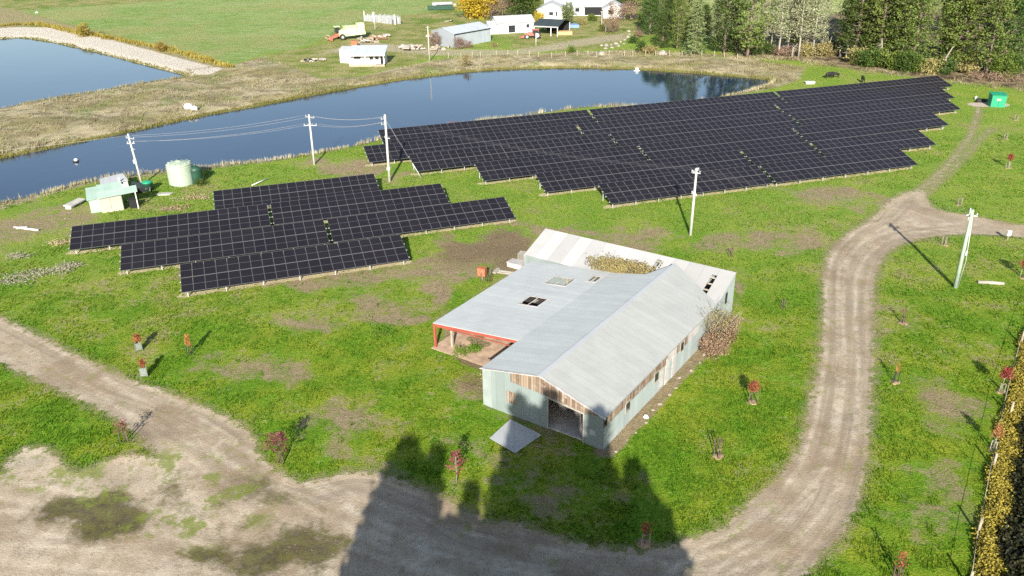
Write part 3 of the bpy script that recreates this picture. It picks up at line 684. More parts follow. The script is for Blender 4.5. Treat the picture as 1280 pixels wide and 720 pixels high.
# ------------------------------------------------------------------ the old shed
BO = G(754, 562); BA = R(-34.5)
def BL(x, y, z): return Vector((BO.x+x*math.cos(BA)-y*math.sin(BA), BO.y+x*math.sin(BA)+y*math.cos(BA), z))
barn = thing('farm_shed', 'large old farm shed clad in pale green corrugated iron, open lean-to on red posts', 'shed', (BO.x, BO.y, 0), BA)
ZR, ZE, ZL, ZO = 4.45, 2.82, 3.38, 2.42   # ridge, right eave, left wall head, lean-to eave
XR, XL, XO, YF, YB = -5.3, -10.6, -19.6, 5.1, 20.7
def zleft(x): return ZR+(ZL-ZR)*(x-XR)/(XL-XR) if x > XL else ZL+(ZO-ZL)*(x-XL)/(XO-XL)
def zright(x): return ZR+(ZE-ZR)*(x-XR)/(0-XR)
# right slope up to the valley against the back wing
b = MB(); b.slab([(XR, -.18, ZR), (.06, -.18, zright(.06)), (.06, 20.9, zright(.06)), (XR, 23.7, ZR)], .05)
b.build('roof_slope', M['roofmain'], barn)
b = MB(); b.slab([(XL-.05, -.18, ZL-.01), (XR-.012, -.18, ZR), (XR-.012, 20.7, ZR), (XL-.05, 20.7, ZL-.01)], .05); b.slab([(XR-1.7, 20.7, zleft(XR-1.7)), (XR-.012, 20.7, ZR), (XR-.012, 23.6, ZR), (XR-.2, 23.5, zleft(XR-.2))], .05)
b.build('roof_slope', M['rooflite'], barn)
# lean-to roof in strips round two skylight openings
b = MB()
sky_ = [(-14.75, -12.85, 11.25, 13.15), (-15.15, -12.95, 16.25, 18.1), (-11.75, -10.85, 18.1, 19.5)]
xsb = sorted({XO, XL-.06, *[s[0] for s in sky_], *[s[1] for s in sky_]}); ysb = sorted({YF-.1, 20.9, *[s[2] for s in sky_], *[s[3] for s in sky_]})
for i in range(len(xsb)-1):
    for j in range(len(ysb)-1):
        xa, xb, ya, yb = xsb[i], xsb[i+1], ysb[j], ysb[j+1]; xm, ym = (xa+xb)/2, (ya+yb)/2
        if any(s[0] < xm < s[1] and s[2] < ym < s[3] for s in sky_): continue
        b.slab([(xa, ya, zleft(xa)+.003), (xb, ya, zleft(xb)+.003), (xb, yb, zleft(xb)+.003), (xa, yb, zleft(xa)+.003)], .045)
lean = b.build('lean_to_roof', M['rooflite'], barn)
for s in sky_:
    f = MB(); wd = .06
    for k in (0, 1.4, 3):      # weathered frame and what is left of its sheets
        xa = s[0]+(s[1]-s[0])*k/3-wd/2; f.slab([(xa, s[2], zleft(xa)+.03), (xa+wd, s[2], zleft(xa+wd)+.03), (xa+wd, s[3], zleft(xa+wd)+.03), (xa, s[3], zleft(xa)+.03)], .05)
    for yy in (s[2], s[3]): f.slab([(s[0]-.12, yy-.07, zleft(s[0]-.12)+.035), (s[1]+.12, yy-.07, zleft(s[1]+.12)+.035), (s[1]+.12, yy+.07, zleft(s[1]+.12)+.035), (s[0]-.12, yy+.07, zleft(s[0]-.12)+.035)], .03)
    fo = f.build('skylight', M['sheetpale'], lean); fo['label'] = 'broken skylight with bare pale frame'
    g = MB(); r = random.Random(int(s[2]*10))
    for k in range(1):
        xa = r.uniform(s[0], s[1]-.5); ya = r.uniform(s[2], s[3]-.5); w_ = r.uniform(.2, .6); l_ = r.uniform(.3, .9)
        g.slab([(xa, ya, zleft(xa)-.10), (xa+w_, ya, zleft(xa+w_)-.08), (xa+w_, min(ya+l_, s[3]), zleft(xa+w_)-.1), (xa, min(ya+l_, s[3]), zleft(xa)-.12)], .01)
    if s[2] < 15: g.build('torn_sheet', M['paleboard'], fo)
b = MB(); b.slab([(XO+.02, 20.72, 2.40), (XL, 19.6, 3.32), (XL, 20.5, 2.95), (XO+.02, 21.5, 2.2)], .04); b.build('rear_flashing', M['mintwall'], barn)
b = MB(); b.slab([(XR-.22, -.2, ZR-.015), (XR+.22, -.2, ZR-.04), (XR+.22, 23.5, ZR-.04), (XR-.22, 23.6, ZR-.015)], .02); o = b.build('ridge_cap', M['whiteroof'], barn); o.location.z = .045
b = MB()
b.slab([(XR, -.24, ZR+.03), (.2, -.24, zright(.2)+.03), (.2, -.10, zright(.2)+.03), (XR, -.10, ZR+.03)], .06); b.slab([(XL-.1, -.24, ZL+.02), (XR, -.24, ZR+.03), (XR, -.10, ZR+.03), (XL-.1, -.10, ZL+.02)], .06)
b.build('barge_board', M['sheetpale'], barn)
# front gable wall with its big doorway
t_ = .08
def wall_x(name, pts, y, mat, th=t_):
    bb = MB(); n = len(pts); lo = [(x, y, z) for x, z in pts]; hi = [(x, y+th, z) for x, z in pts]
    base = len(bb.v); bb.v += lo+hi; bb.f.append(tuple(range(n))); bb.f.append(tuple(reversed(range(n, 2*n)))); bb.mi += [0, 0]; bb.sm += [False]*2
    for i in range(n):
        j = (i+1) % n; bb.f.append((j, i, n+i, n+j)); bb.mi.append(0); bb.sm.append(False)
    return bb.build(name, mat, barn)
DL, DR = -4.72, -1.6
hl = zleft(-10.5)-.08; dz = 2.55
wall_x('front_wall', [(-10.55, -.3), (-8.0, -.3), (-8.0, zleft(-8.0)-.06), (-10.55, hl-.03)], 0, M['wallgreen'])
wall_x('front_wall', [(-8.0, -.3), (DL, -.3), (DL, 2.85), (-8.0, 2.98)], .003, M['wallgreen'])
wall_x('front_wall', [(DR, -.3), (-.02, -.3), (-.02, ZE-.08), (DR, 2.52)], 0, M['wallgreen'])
wall_x('gable_boards', [(-8.0, 2.98), (DL, 2.85), (DL, zright(DL)-.06), (XR, ZR-.06), (-8.0, zleft(-8)-.06)], .02, M['boards'])
wall_x('gable_boards', [(DL, 2.85), (DR, 2.52), (-.05, ZE-.10), (DL, zright(DL)-.06)], .02, M['boards'])
b = MB(); b.box(DL, -.05, 0, DL+.1, .0, 2.85); b.box(DR-.1, -.05, 0, DR, 0, 2.52)
b.hexa([Vector(q) for q in ((DL, -.07, 2.72), (DR, -.07, 2.42), (DR, -.004, 2.42), (DL, -.004, 2.72), (DL, -.07, 2.86), (DR, -.07, 2.56), (DR, -.004, 2.56), (DL, -.004, 2.86))])
b.build('door_frame', M['paleboard'], barn)
b = MB(); b.hexa([Vector(q) for q in ((-10.57, -.03, -.3), (-9.75, -.03, -.3), (-9.75, -.004, -.3), (-10.57, -.004, -.3), (-10.57, -.03, hl-.05), (-9.75, -.03, hl+.10), (-9.75, -.004, hl+.10), (-10.57, -.004, hl-.05))]); b.build('corner_sheet', M['sheetpale2'], barn)
b = MB(); b.box(-8.35, -.03, 1.1, -7.5, -.004, 2.1); b.build('board_patch', M['boards'], barn)
b = MB(); b.box(-1.15, -.02, .9, -.7, -.004, 1.35); b.build('wall_patch', M['whiteroof'], barn)
# side walls
def wall_y(name, y0, y1, z0, z1, x, mat, th=t_):
    bb = MB(); bb.box(x-th, y0, z0, x, y1, z1); return bb.build(name, mat, barn)
wall_y('side_wall', 0, 17.0, -.3, 1.85, 0, M['wallgreeny'])
wall_y('side_boards', 0, 10.6, 1.85, ZE-.12, .015, M['boards'])
wall_y('side_boards', 12.4, 14.6, 1.85, ZE-.12, .012, M['boards'])
wall_y('side_wall', 10.6, 12.4, 1.85, ZE-.12, .004, M['sheetpale'])
wall_y('side_wall', 14.6, 17.0, 1.85, ZE-.12, .004, M['sheetpale'])
wall_y('side_wall', 17.0, 21.2, -.3, ZE-.12, -.01, M['wallgreeny'])
for y0, y1, z0, z1 in ((3.3, 4.0, 1.25, 2.02), (8.2, 8.95, 1.3, 2.05), (13.1, 13.75, 1.7, 2.5)):
    b = MB(); b.box(.012, y0, z0, .04, y1, z1); wo_ = b.build('window', M['glass'], barn)
    f = MB(); f.box(.012, y0-.06, z0-.06, .06, y0, z1+.06); f.box(.012, y1, z0-.06, .06, y1+.06, z1+.06); f.box(.012, y0, z1, .06, y1, z1+.06); f.box(.012, y0, z0-.06, .06, y1, z0); f.build('frame', M['paleboard'], wo_)
b = MB(); b.box(.01, 10.3, 0, .045, 10.95, 2.4); b.box(.012, 11.6, 0, .05, 12.2, 2.6); b.box(.012, 9.2, .2, .03, 9.9, 1.9); b.build('white_sheets', M['sheetpale'], barn)
b = MB(); b.box(.018, .02, 2.05, .06, .35, 2.6); b.build('dark_vent', M['dark'], barn)
b = MB(); b.box(.02, -.1, ZE-.14, .06, 20.8, ZE-.085); b.build('gutter', M['galv'], barn)
wall_y('left_wall', 0, YF, -.3, ZL-.08, XL+.08, M['wallgreeny'])
wall_y('left_wall', YF, 20.6, -.3, ZL-.5, XL+.08, M['dark']) if False else None
# lean-to: red steel portal and posts
b = MB(); zz = zleft
b.slab([(XO, YF-.09, zz(XO)-.06), (XL, YF-.09, zz(XL)-.06), (XL, YF+.03, zz(XL)-.06), (XO, YF+.03, zz(XO)-.06)], .24); b.build('red_beam', M['redsteel'], barn)
b = MB(); b.slab([(XO, YF-.6+.75, 2.02), (XL, YF+.15, 2.55), (XL, YF+.22, 2.55), (XO, YF+.22, 2.02)], .07)
b.build('red_brace', M['redsteel'], barn)
for x, y in ((XO+.12, YF), (XO+1.35, YF+.8), (XO+.12, 10.2), (XO+.12, 15.4), (XO+.12, 20.4), (-15.0, 12.0), (-15, 20.2)):
    b = MB(); b.box(x-.09, y-.09, -.3, x+.09, y+.09, zz(x)-.1); b.build('post', M['redsteel'] if y < 6 and x < -19 else M['timber'], barn)
b = MB(); b.box(XO+.0, 15.4, .0, XO+.06, 20.4, 2.25); b.build('rear_screen_wall', M['wallgreeny'], barn)
b = MB()
for y in (8, 10.6, 14, 19.8): b.slab([(XO+.05, y, zz(XO)-.06), (XL, y, zz(XL)-.06), (XL, y+.08, zz(XL)-.06), (XO+.05, y+.08, zz(XO)-.06)], .16)
b.build('rafters', M['timber'], barn)
b = MB(); b.box(XO-.1, 4.7, -.3, XL-.01, 20.6, .035); b.build('earth_floor', simple('dry_earth_floor', (.40, .28, .19), .95, 0, .3, 1.0, bump=.3), barn); b = MB(); b.box(XO+.1, 9.5, .0, XL-.1, 20.5, .11); b.build('shade_floor', simple('painted_shade_floor', (.045, .038, .032), .95, 0, .3, 1.0), barn)  # dark sheet laid as painted shade inside the lean-to, seen through the skylights
# concrete floors / earth pad
b = MB(); b.box(-10.5, .1, -.3, -.1, 21, .10); b.build('floor_slab', M['concrete'], barn)
# back wing: skillion roof rising away, end walls
YA, YZ, ZA, ZB = 21.2, 25.3, 2.75, 4.25
holes = [(-7.62, -7.15, 22.6, 24.7), (-1.93, -1.42, 21.9, 24.4), (-7.05, -6.9, 23.6, 24.6)]
xsb = sorted({-20.75, .05, *[h_[0] for h_ in holes], *[h_[1] for h_ in holes]}); ysb = sorted({YA, YZ, *[h_[2] for h_ in holes], *[h_[3] for h_ in holes]})
def zb(y): return ZA+(ZB-ZA)*(y-YA)/(YZ-YA)
b = MB()
for i in range(len(xsb)-1):
    for j in range(len(ysb)-1):
        xa, xb, ya, yb = xsb[i], xsb[i+1], ysb[j], ysb[j+1]; xm, ym = (xa+xb)/2, (ya+yb)/2
        if any(s[0] < xm < s[1] and s[2] < ym < s[3] for s in holes): continue
        b.slab([(xa, ya, zb(ya)), (xb, ya, zb(ya)), (xb, yb, zb(yb)), (xa, yb, zb(yb))], .04)
bw = b.build('back_wing_roof', M['roofback'], barn); bw['label'] = 'pale rusty roof rising to the back, two rows of holes'
b = MB()
for h_ in holes:
    for k in range(3):
        yy = h_[2]+(h_[3]-h_[2])*(k+.6)/3.2; b.slab([(h_[0]-.03, yy, zb(yy)+.004), (h_[1]+.03, yy, zb(yy)+.004), (h_[1]+.03, yy+.16, zb(yy+.16)+.004), (h_[0]-.03, yy+.16, zb(yy+.16)+.004)], .03)
b.build('roof_batten', M['timber'], bw)
b = MB(); b.hexa([Vector(q) for q in ((-.08, 21.25, -.3), (0, 21.25, -.3), (0, 25.25, -.3), (-.08, 25.25, -.3), (-.08, 21.25, ZA-.06), (0, 21.25, ZA-.06), (0, 25.25, ZB-.06), (-.08, 25.25, ZB-.06))]); ew = b.build('end_wall', M['wallgreeny'], barn)
b = MB(); b.box(.012, 23.0, 1.9, .03, 23.5, 3.0); b.build('hole', M['dark'], ew)
b = MB(); b.hexa([Vector(q) for q in ((-20.7, 21.25, -.3), (-20.62, 21.25, -.3), (-20.62, 25.25, -.3), (-20.7, 25.25, -.3), (-20.7, 21.25, ZA-.06), (-20.62, 21.25, ZA-.06), (-20.62, 25.25, ZB-.06), (-20.7, 25.25, ZB-.06))]); b.build('end_wall', M['wallgreeny'], barn)
b = MB(); b.box(-20.6, 25.15, -.3, -.1, 25.22, ZB-.1); b.build('rear_wall', M['wallgreen'], barn)
b = MB(); b.box(-20.6, 21.3, -.3, -12.0, 21.38, ZA-.1); b.build('inner_wall', M['wallgreen'], barn)
# loose sheet on the grass in front, rubble and litter along the walls
def lay(pxs, z=.06, th=.05):
    pts = [GG(x, y, z) for x, y in pxs]; c = sum(pts, Vector())/len(pts); c.z = 0
    return c, [p-c for p in pts]
c, q = lay([(612,549),(638,525),(677,545),(644,568)], .10)
b = MB(); b.slab(q, .03); o = b.build('metal_sheet', M['whiteroof']); o.location = c; tag(o, 'flat pale grey sheet of roofing iron lying on grass before the shed door', 'metal sheet')
def rock(name, label, cat, loc, s, mat, seed, group=None, fl=.7):
    bm_r = random.Random(seed); b = MB(); n = 9
    prof = [(.45*s, 0), (.52*s, .18*s*fl), (.46*s, .42*s*fl), (.3*s, .62*s*fl), (.08*s, .7*s*fl)]
    b.lathe(prof, n)
    jit = [(bm_r.uniform(.8, 1.2)) for _ in range(len(b.v))]
    b.v = [(x*j*1.1, y*j*.9, z*(.85+.3*bm_r.random())) for (x, y, z), j in zip(b.v, jit)]; b.sm = [False]*len(b.sm)
    o = b.build(name, mat, None, loc); o.rotation_euler = (0, 0, bm_r.random()*6); return tag(o, label, cat, group)
r = random.Random(3)
for i in range(12):
    yy = .5+i*1.45+r.uniform(-.3, .3); q = BL(.55+r.uniform(0, .55), yy, 0); q.z = gz(q.x, q.y)-.03
    rock('stone', 'small brown stone in the rubble along the right wall of the shed', 'stone', q, r.uniform(.15, .4), M['timber'], i, 'stones along the shed wall', .5)
q = BL(.8, 5.3, 0); q.z = 0
rock('block', 'white lump of broken concrete against the side wall of the shed', 'concrete block', q, .42, M['white'], 77)

# ------------------------------------------------------------------ scrub by the shed
def bush(name, label, cat, loc, rx, rz, n, mat, size, seed, npc=14, spread=.45, twigs=0, group=None):
    o = thing(name, label, cat, loc, 0, group)
    link('foliage', blob_crown('foliage', rx, rz, n, mat, size, seed, npc, spread), o)
    if twigs:
        rr = random.Random(seed); b = MB()
        for i in range(twigs):
            a = rr.uniform(0, 6.28); L = rx*rr.uniform(.5, 1.25); h = rz*2*rr.uniform(.6, 1.15)
            x0, y0 = rr.uniform(-.25, .25)*rx, rr.uniform(-.25, .25)*rx
            b.tube([(x0, y0, 0), (x0+math.cos(a)*L*.4, y0+math.sin(a)*L*.4, h*.55), (x0+math.cos(a)*L, y0+math.sin(a)*L, h)], [.03, .02, .006], 4, cap=False)
        b.build('branches', M['barkpale'], o)
    return o
q = BL(-9.8, 22.0, 0)
o = bush('scrub_bush', 'low olive bush growing up through the gap between the shed roofs', 'bush', (q.x, q.y, 2.2), 2.5, 1.0, 420, M['L_olive'], .17, 5, 24, .36, 24); o.rotation_euler.z = BA; o.scale = (1.25, .62, 1.05)
q = BL(.5, 19.2, 0)
o = bush('scrub_bush', 'tall straw coloured leafless bush at the right rear corner of the shed', 'bush', (q.x, q.y, 0), 1.7, 1.75, 150, M['L_olive'], .13, 6, 12, .5, 70); o.rotation_euler.z = BA
q = BL(1.25, 20.0, 0)
o = bush('scrub_bush', 'rounded dry brown thicket beside the tall bush behind the shed', 'bush', (q.x, q.y, 0), 1.9, 1.0, 280, M['L_scrub'], .16, 8, 18, .45, 40); o.rotation_euler.z = BA+R(90); o.scale = (1.5, .62, .95)
q = BL(1.3, 17.3, 0)
o = bush('scrub_bush', 'dry grassy thicket against the rear end of the shed side wall', 'bush', (q.x, q.y, 0), 1.2, .65, 160, M['L_scrub'], .14, 9, 18, .4, 20)
q = BL(-11.3, 1.0, 0)
for k, (lx, ly, s_, lb) in enumerate(((-11.4, 2.6, .9, 'clump of brown weeds at the front left corner of the shed'), (-12.2, 3.9, 1.0, 'brown weedy clump between the lean-to and front left corner'))):
    q = BL(lx, ly, 0); bush('weed_clump', lb, 'weeds', (q.x, q.y, -.1), s_, .25, 70, M['L_scrub'], .12, 30+k, 12, .35)
for k, (x, y, s_, lb) in enumerate(((577, 441, .9, 'bright green weed clump in front of the open lean-to bay'), (594, 437, .5, 'small green weed clump right of the bigger one before the lean-to'), (478, 415, 1.3, 'dark green weed patch on the lawn left of the red post'))):
    q = GG(x, y); bush('weed_clump', lb, 'weeds', (q.x, q.y, q.z-.1), s_, .16, 80, M['L_grass'], .12, 40+k, 12, .3)
b = MB(); rr = random.Random(2)
for i in range(14):
    a = rr.uniform(0, 6.28); x0, y0 = rr.uniform(-.6, .6), rr.uniform(-.3, .3); b.tube([(x0, y0, 0), (x0+.1*math.cos(a), y0+.1*math.sin(a), rr.uniform(.9, 1.6))], [.02, .01], 4)
q = GG(608, 352); tag(b.build('reed_stalks', M['stem'], None, q), 'dark upright stalks beside the orange box left of the shed', 'reeds')
for k, (x, y, rx, lb) in enumerate(((18, 352, 2.4, 'grey heap of cut branches at the left edge of the lawn'), (38, 344, 1.7, 'smaller grey brush heap right of the heap at the left edge'), (70, 338, 2.0, 'pale brushwood heap below the left tip of the smaller array'), (88, 333, 1.3, 'small brushwood heap touching the left tip of the smaller array'), (24, 322, 1.2, 'grey twig heap near the left shore'), (78, 305, 1.3, 'low dry heap between the left shore and the smaller array'), (243, 248, 1.8, 'dry brown weeds behind the left of the smaller array'), (218, 262, 1.4, 'tan weeds below the tank'))):
    q = GG(x, y); o = bush('brush_heap', lb, 'brush heap', (q.x, q.y, q.z-.15), rx, .22, int(30*rx), M['L_grey'] if k < 5 else M['L_scrub'], .16, 200+k, 10, .4, 14); o.scale = (1.3, .7, 1)
# junk behind the lean-to
q = GG(603, 350)
b = MB(); b.box(-.42, -.3, .55, .42, .3, 1.45); b.box(-.36, -.31, .62, .36, -.3, 1.38, 1); o = thing('letter_box', 'rusty orange box on a post left of the shed', 'box', q, R(-20))
b.build('box', [M['orange'], M['rust']], o); b = MB(); b.box(-.05, -.05, 0, .05, .05, .55); b.build('post', M['timber'], o)
q = GG(657, 326); o = thing('pallet_stack', 'stack of pale pallets at the rear left of the shed', 'pallets', q, BA)
for k in range(3):
    b = MB()
    for j in range(5): b.box(-.8, -.5+j*.22, .12, .8, -.5+j*.22+.12, .15)
    for j in (-.7, 0, .62): b.box(j, -.5, .02, j+.09, .5, .12)
    pb = b.build('pallet', M['paleboard'], o); pb.location = (0, 0, .2+k*.26); pb.rotation_euler.z = .1*k
b = MB(); b.box(-.8, -.5, -.2, .8, .5, .2); b.build('crate', M['paleboard'], o)
q = GG(646, 333); b = MB(); b.box(-.9, -.55, 0, .9, .55, .5); b.box(-.95, -.6, .5, .95, .6, .56); o = b.build('white_bin', M['sheetpale'], None, q); o.rotation_euler.z = BA; tag(o, 'low white box beside the pallets behind the shed', 'bin')
q = GG(632, 342); b = MB(); b.box(-1.2, -.1, .0, 1.2, .1, .12); b.box(-.9, .3, .02, 1.1, .5, .14); b.box(-1.3, -.5, .1, -.9, .8, .2); o = b.build('timber_offcuts', M['paleboard'], None, q); o.rotation_euler.z = R(-20); tag(o, 'loose pale timbers lying left of the white box', 'timber')

# ------------------------------------------------------------------ power poles and conductors
def pole_h(bp, tp, base):
    lo, hi = 2, 16
    for _ in range(40):
        mm = (lo+hi)/2; d = np.array([base.x, base.y, base.z+mm])-[0, 0, HC]; yy = 360-F*(d@UP)/(d@FW)
        if yy > tp[1]: lo = mm
        else: hi = mm
    return lo
def power_pole(bp, tp, label, mat, r0, arms, style, lean=(0, 0)):
    base = GG(*bp); h = pole_h(bp, tp, base); top = G(tp[0], tp[1], base.z+h)
    o = thing('power_pole', label, 'power pole', base, 0, 'power poles along the line')
    tx = (top-base); tx = Vector((max(-.5, min(.5, tx.x))+lean[0], lean[1], h))
    b = MB(); b.tube([(0, 0, -.5), tx*.5, tx], [r0, r0*.85, r0*.66], 12); b.build('shaft', mat, o)
    att = []
    for (zz, ang, ln, ni) in arms:
        c = tx*(zz/h); b = MB(); A = Matrix.Translation(c) @ Matrix.Rotation(ang, 4, 'Z')
        b.box(-ln/2, r0*.7, -.06, ln/2, r0*.7+.10, .06, 0, A); arm = b.build('crossarm', M['timber'] if style == 'wood' else M['galv'], o)
        for k in range(ni):
            x = -ln/2+.08+(ln-.16)*k/max(1, ni-1); q = A @ Vector((x, r0*.7+.05, .06))
            ib = MB(); ib.lathe([(.02, 0), (.02, .06), (.06, .08), (.065, .11), (.035, .13), (.06, .15), (.05, .19), (.015, .21)], 8); ib.build('insulator', M['insul'], o, q)
            att.append(base+q+Vector((0, 0, .2)))
    if style == 'trans':
        pass
    return o, base, base+tx, h, att
spans = []
pa = R(-30)
P5 = power_pole((178, 231), (159, 167), 'pale power pole beside the mint green hut, leaning left over the pond', M['pole'], .16, [(6.6, pa, 1.7, 3), (5.9, pa+.7, 1.0, 2), (5.1, pa, .6, 1)], 'steel')
P4 = power_pole((393, 206), (386, 143), 'pale power pole with two crossarms at the water edge beyond the smaller array', M['pole'], .17, [(7.1, pa, 1.7, 3), (5.9, pa+.5, 1.9, 4)], 'steel')
P3 = power_pole((487, 227), (481, 143), 'pale power pole standing in front of the far left corner of the large array', M['pole'], .19, [(8.9, R(60), 1.3, 3), (8.2, R(60), 1.3, 3), (6.2, pa, .9, 1)], 'steel')
P2 = power_pole((863, 294), (871, 210), 'white power pole on the grass right behind the old shed', M['pole'], .17, [(7.7, R(40), 1.3, 3), (7.45, R(-20), .9, 2), (5.2, R(60), .9, 1)], 'steel')
P1 = power_pole((1194, 359), (1216, 262), 'thick greenish power pole nearest the gravel loop at right', M['polegreen'], .21, [(7.95, R(60), 1.1, 3), (7.6, R(-25), 1.1, 3), (7.3, R(60), .8, 2)], 'steel')
for pole, z0, z1 in ((P5, 3.2, 3.7), (P3, 1.8, 2.2), (P2, 4.9, 5.1)):
    o, base, top, h, att = pole; b = MB(); c = (top-base)*(z0/h); b.box(c.x-.22, c.y-.32, z0, c.x+.22, c.y-.1, z1); b.build('junction_box', M['insul'], o)
o, base, top, h, att = P1; b = MB(); b.tube([(.12, -.2, 0), (.30, -.22, 3), Vector((top-base)*.95)+Vector((0, -.2, 0))], .035, 6); b.box(.02, -.32, 3.6, .16, -.2, 4.1); b.build('cable_conduit', M['galv'], o)
def wire(a, b_, sag, label, rad=.018):
    pts = [a.lerp(b_, i/14)-Vector((0, 0, sag*4*(i/14)*(1-i/14))) for i in range(15)]
    b = MB(); b.tube([p-a for p in pts], rad, 5); o = b.build('overhead_wire', M['wire'] if rad > .01 else M['wiredark'], None, a); tag(o, label, 'wire', 'overhead wires'); return o
ends = [(P5, P4, [(0, 0), (2, 2), (3, 3), (4, 6)], .5, 'between the hut pole and the water edge pole', .013), (P4, P3, [(0, 0), (2, 2), (3, 3), (6, 5)], .5, 'between the water edge pole and the pole before the large array', .014),
        (P3, P2, [(0, 0), (1, 1), (2, 2)], 1.1, 'crossing the large array to the pole behind the shed', .006), (P2, P1, [(0, 0), (1, 1), (2, 2)], .9, 'between the pole behind the shed and the gravel loop pole', .006)]
for A, B, prs, sag, lb, rad in ends:
    for k, (i, j) in enumerate(prs): wire(A[4][i], B[4][j], sag*(1+.06*k), f'thin pale overhead wire {lb}', rad)
for k in range(3): wire(P1[4][k+3], P1[4][k+3]+Vector((60, -14, -.5)), 1.0, 'thin pale overhead wire leaving the gravel loop pole to the right', .006)
wire(P5[4][0], P5[4][0]+Vector((-75, -14, 0)), 1.5, 'thin pale overhead wire leaving the hut pole to the left', .014)
# stay wire with its pale guard
gb = GG(527, 223); tp = P3[1]+(P3[2]-P3[1])*.93
b = MB(); b.tube([Vector((0, 0, 0)), tp-gb], .014, 5); o = thing('stay_wire', 'slanting stay wire with pale guard tube at the left tip of the large array', 'stay wire', gb)
b.build('cable', M['wire'], o); b = MB(); d = (tp-gb); b.tube([d*.0, d*.26], .05, 8); b.build('guard_tube', M['insul'], o)
q = GG(520, 186); 
# ------------------------------------------------------------------ hut, tanks, bins by the pond
q = G(128, 266.5); q.z = gz(q.x, q.y); HA = az(G(128, 267), G(158, 262.5))
hut = thing('pump_hut', 'small mint green hut with skillion porch roof beside the pond', 'hut', q, HA)
b = MB(); b.box(0, 0, -.3, 2.6, 4.2, 1.95); hb = b.build('walls', M['mintwall'], hut)
b = MB(); b.box(-1.25, .7, -.3, -.01, 4.2, 1.75); b.build('side_annex', M['mintwall'], hut)
b = MB(); b.box(.02, -.04, 0, 2.55, -.004, 1.95); b.build('front_wall', M['pinkwall'], hut)
b = MB(); b.slab([(-.15, -.35, 2.02), (4.55, -.35, 2.30), (4.55, 1.5, 2.6), (-.15, 1.5, 2.36)], .05); b.build('porch_roof', M['mintroof'], hut)
b = MB(); b.slab([(-1.45, .45, 1.80), (-.16, .45, 1.85), (-.16, 4.6, 2.25), (-1.45, 4.6, 2.2)], .05); b.slab([(-.158, 1.52, 2.0), (2.9, 1.52, 2.1), (2.9, 4.6, 2.5), (-.158, 4.6, 2.4)], .05); b.build('rear_roof', M['mintroof'], hut)
b = MB(); b.box(4.2, -.2, -.3, 4.32, -.08, 2.3); b.build('post', M['white'], hut)
b = MB(); b.box(4.2, 1.3, -.3, 4.32, 1.42, 2.5); b.build('post', M['white'], hut)
b = MB(); b.box(1.15, -.06, 0, 1.2, -.042, 1.9); b.build('door_trim', M['timber'], hut)
b = MB(); b.box(3.3, .1, 0, 4.1, 1.2, 1.1); b.build('dark_cupboard', M['dark'], hut)
q = GG(133, 241); o = thing('white_shelter', 'small white flat roofed shelter behind the mint green hut at the pond edge', 'shelter', q, HA+.05)
b = MB(); b.box(0, 0, -.3, 2.9, 2.0, 1.25); b.build('walls', M['white'], o); b = MB(); b.slab([(-.5, -.2, 1.3), (3.0, -.4, 1.42), (2.6, 2.6, 1.65), (-.4, 2.4, 1.4)], .07); b.build('roof', M['whiteroof'], o)
b = MB(); b.tube([(1.9, -.5, 1.2), (1.9, -.5, 1.95)], .14, 10); b.build('vent_pipe', M['white'], o)
q = GG(222, 234.5); o = thing('water_tank', 'big pale green round water tank on the pond bank', 'water tank', (q.x, q.y+1.9, q.z)); rt_ = 1.72
b = MB(); prof = [(rt_, -.2)]
for k in range(9): prof += [(rt_, .12+k*.29), (rt_+.035, .2+k*.29), (rt_, .28+k*.29)]
prof += [(rt_-.06, 2.78)]; b.lathe(prof, 40); b.build('shell', M['tankgreen'], o)
b = MB(); b.lathe([(rt_+.02, 2.76), (rt_+.0, 2.86), (1.2, 3.06), (.5, 3.18), (.36, 3.2), (.34, 3.3), (.02, 3.32)], 40)
for k in range(12):
    a = k*math.pi/6; b.box(rt_*.35, -.04, 0, rt_*.9, .04, .07, 0, Matrix.Rotation(a, 4, 'Z') @ Matrix.Translation((0, 0, 3.0)))
b.build('lid', M['tankgreen'], o)
q = GG(246, 229); o = thing('water_tank', 'narrow dark green tank half hidden behind the big pale one', 'water tank', (q.x, q.y+.3, q.z))
b = MB(); prof = [(.85, -.2)]
for k in range(7): prof += [(.85, .1+k*.3), (.89, .2+k*.3)]
b.lathe(prof+[(.3, 2.4)], 24); b.build('shell', M['darkgreen'], o); b = MB(); b.lathe([(.25, 2.38), (.25, 2.52), (.05, 2.56)], 14); b.build('lid', M['darkgreen'], o)
q = GG(252, 231); o = bush('weed_clump', 'dark low shrub on the right of the two tanks', 'bush', q, .7, .35, 60, M['L_macro'], .16, 71)
q = GG(186, 238); o = thing('green_bin', 'dark green wheeled bin with round lid beside the hut pole', 'bin', q, .3)
b = MB(); b.lathe([(.62, 0), (.68, 1.1), (.70, 1.15)], 20); b.build('drum', M['darkgreen'], o); b = MB(); b.lathe([(.72, 1.15), (.66, 1.3), (.3, 1.42), (.05, 1.45)], 20); b.build('lid', M['greenpaint'], o)
for x in (-.22, .28): b = MB(); b.tube([(x, -.66, .55), (x, -.74, .55)], .09, 12); b.build('yellow_disc', M['paleboard'], o)
q = GG(164, 243); o = thing('lean_shelter', 'dark sloping panel shelter between the hut and green bin', 'shelter', q, HA)
b = MB(); b.slab([(0, 0, 1.0), (2.6, -.3, .55), (2.9, 1.6, .65), (.4, 2.1, 1.15)], .06); b.build('roof', M['charcoal'], o)
for x, y in ((.1, .1), (2.4, -.1), (2.6, 1.4), (.5, 1.9)): b = MB(); b.box(x-.04, y-.04, -.3, x+.04, y+.04, .55); b.build('post', M['timber'], o)
b = MB(); b.box(.3, .2, -.2, 2.3, 1.5, .5); b.build('dark_crate', M['dark'], o)
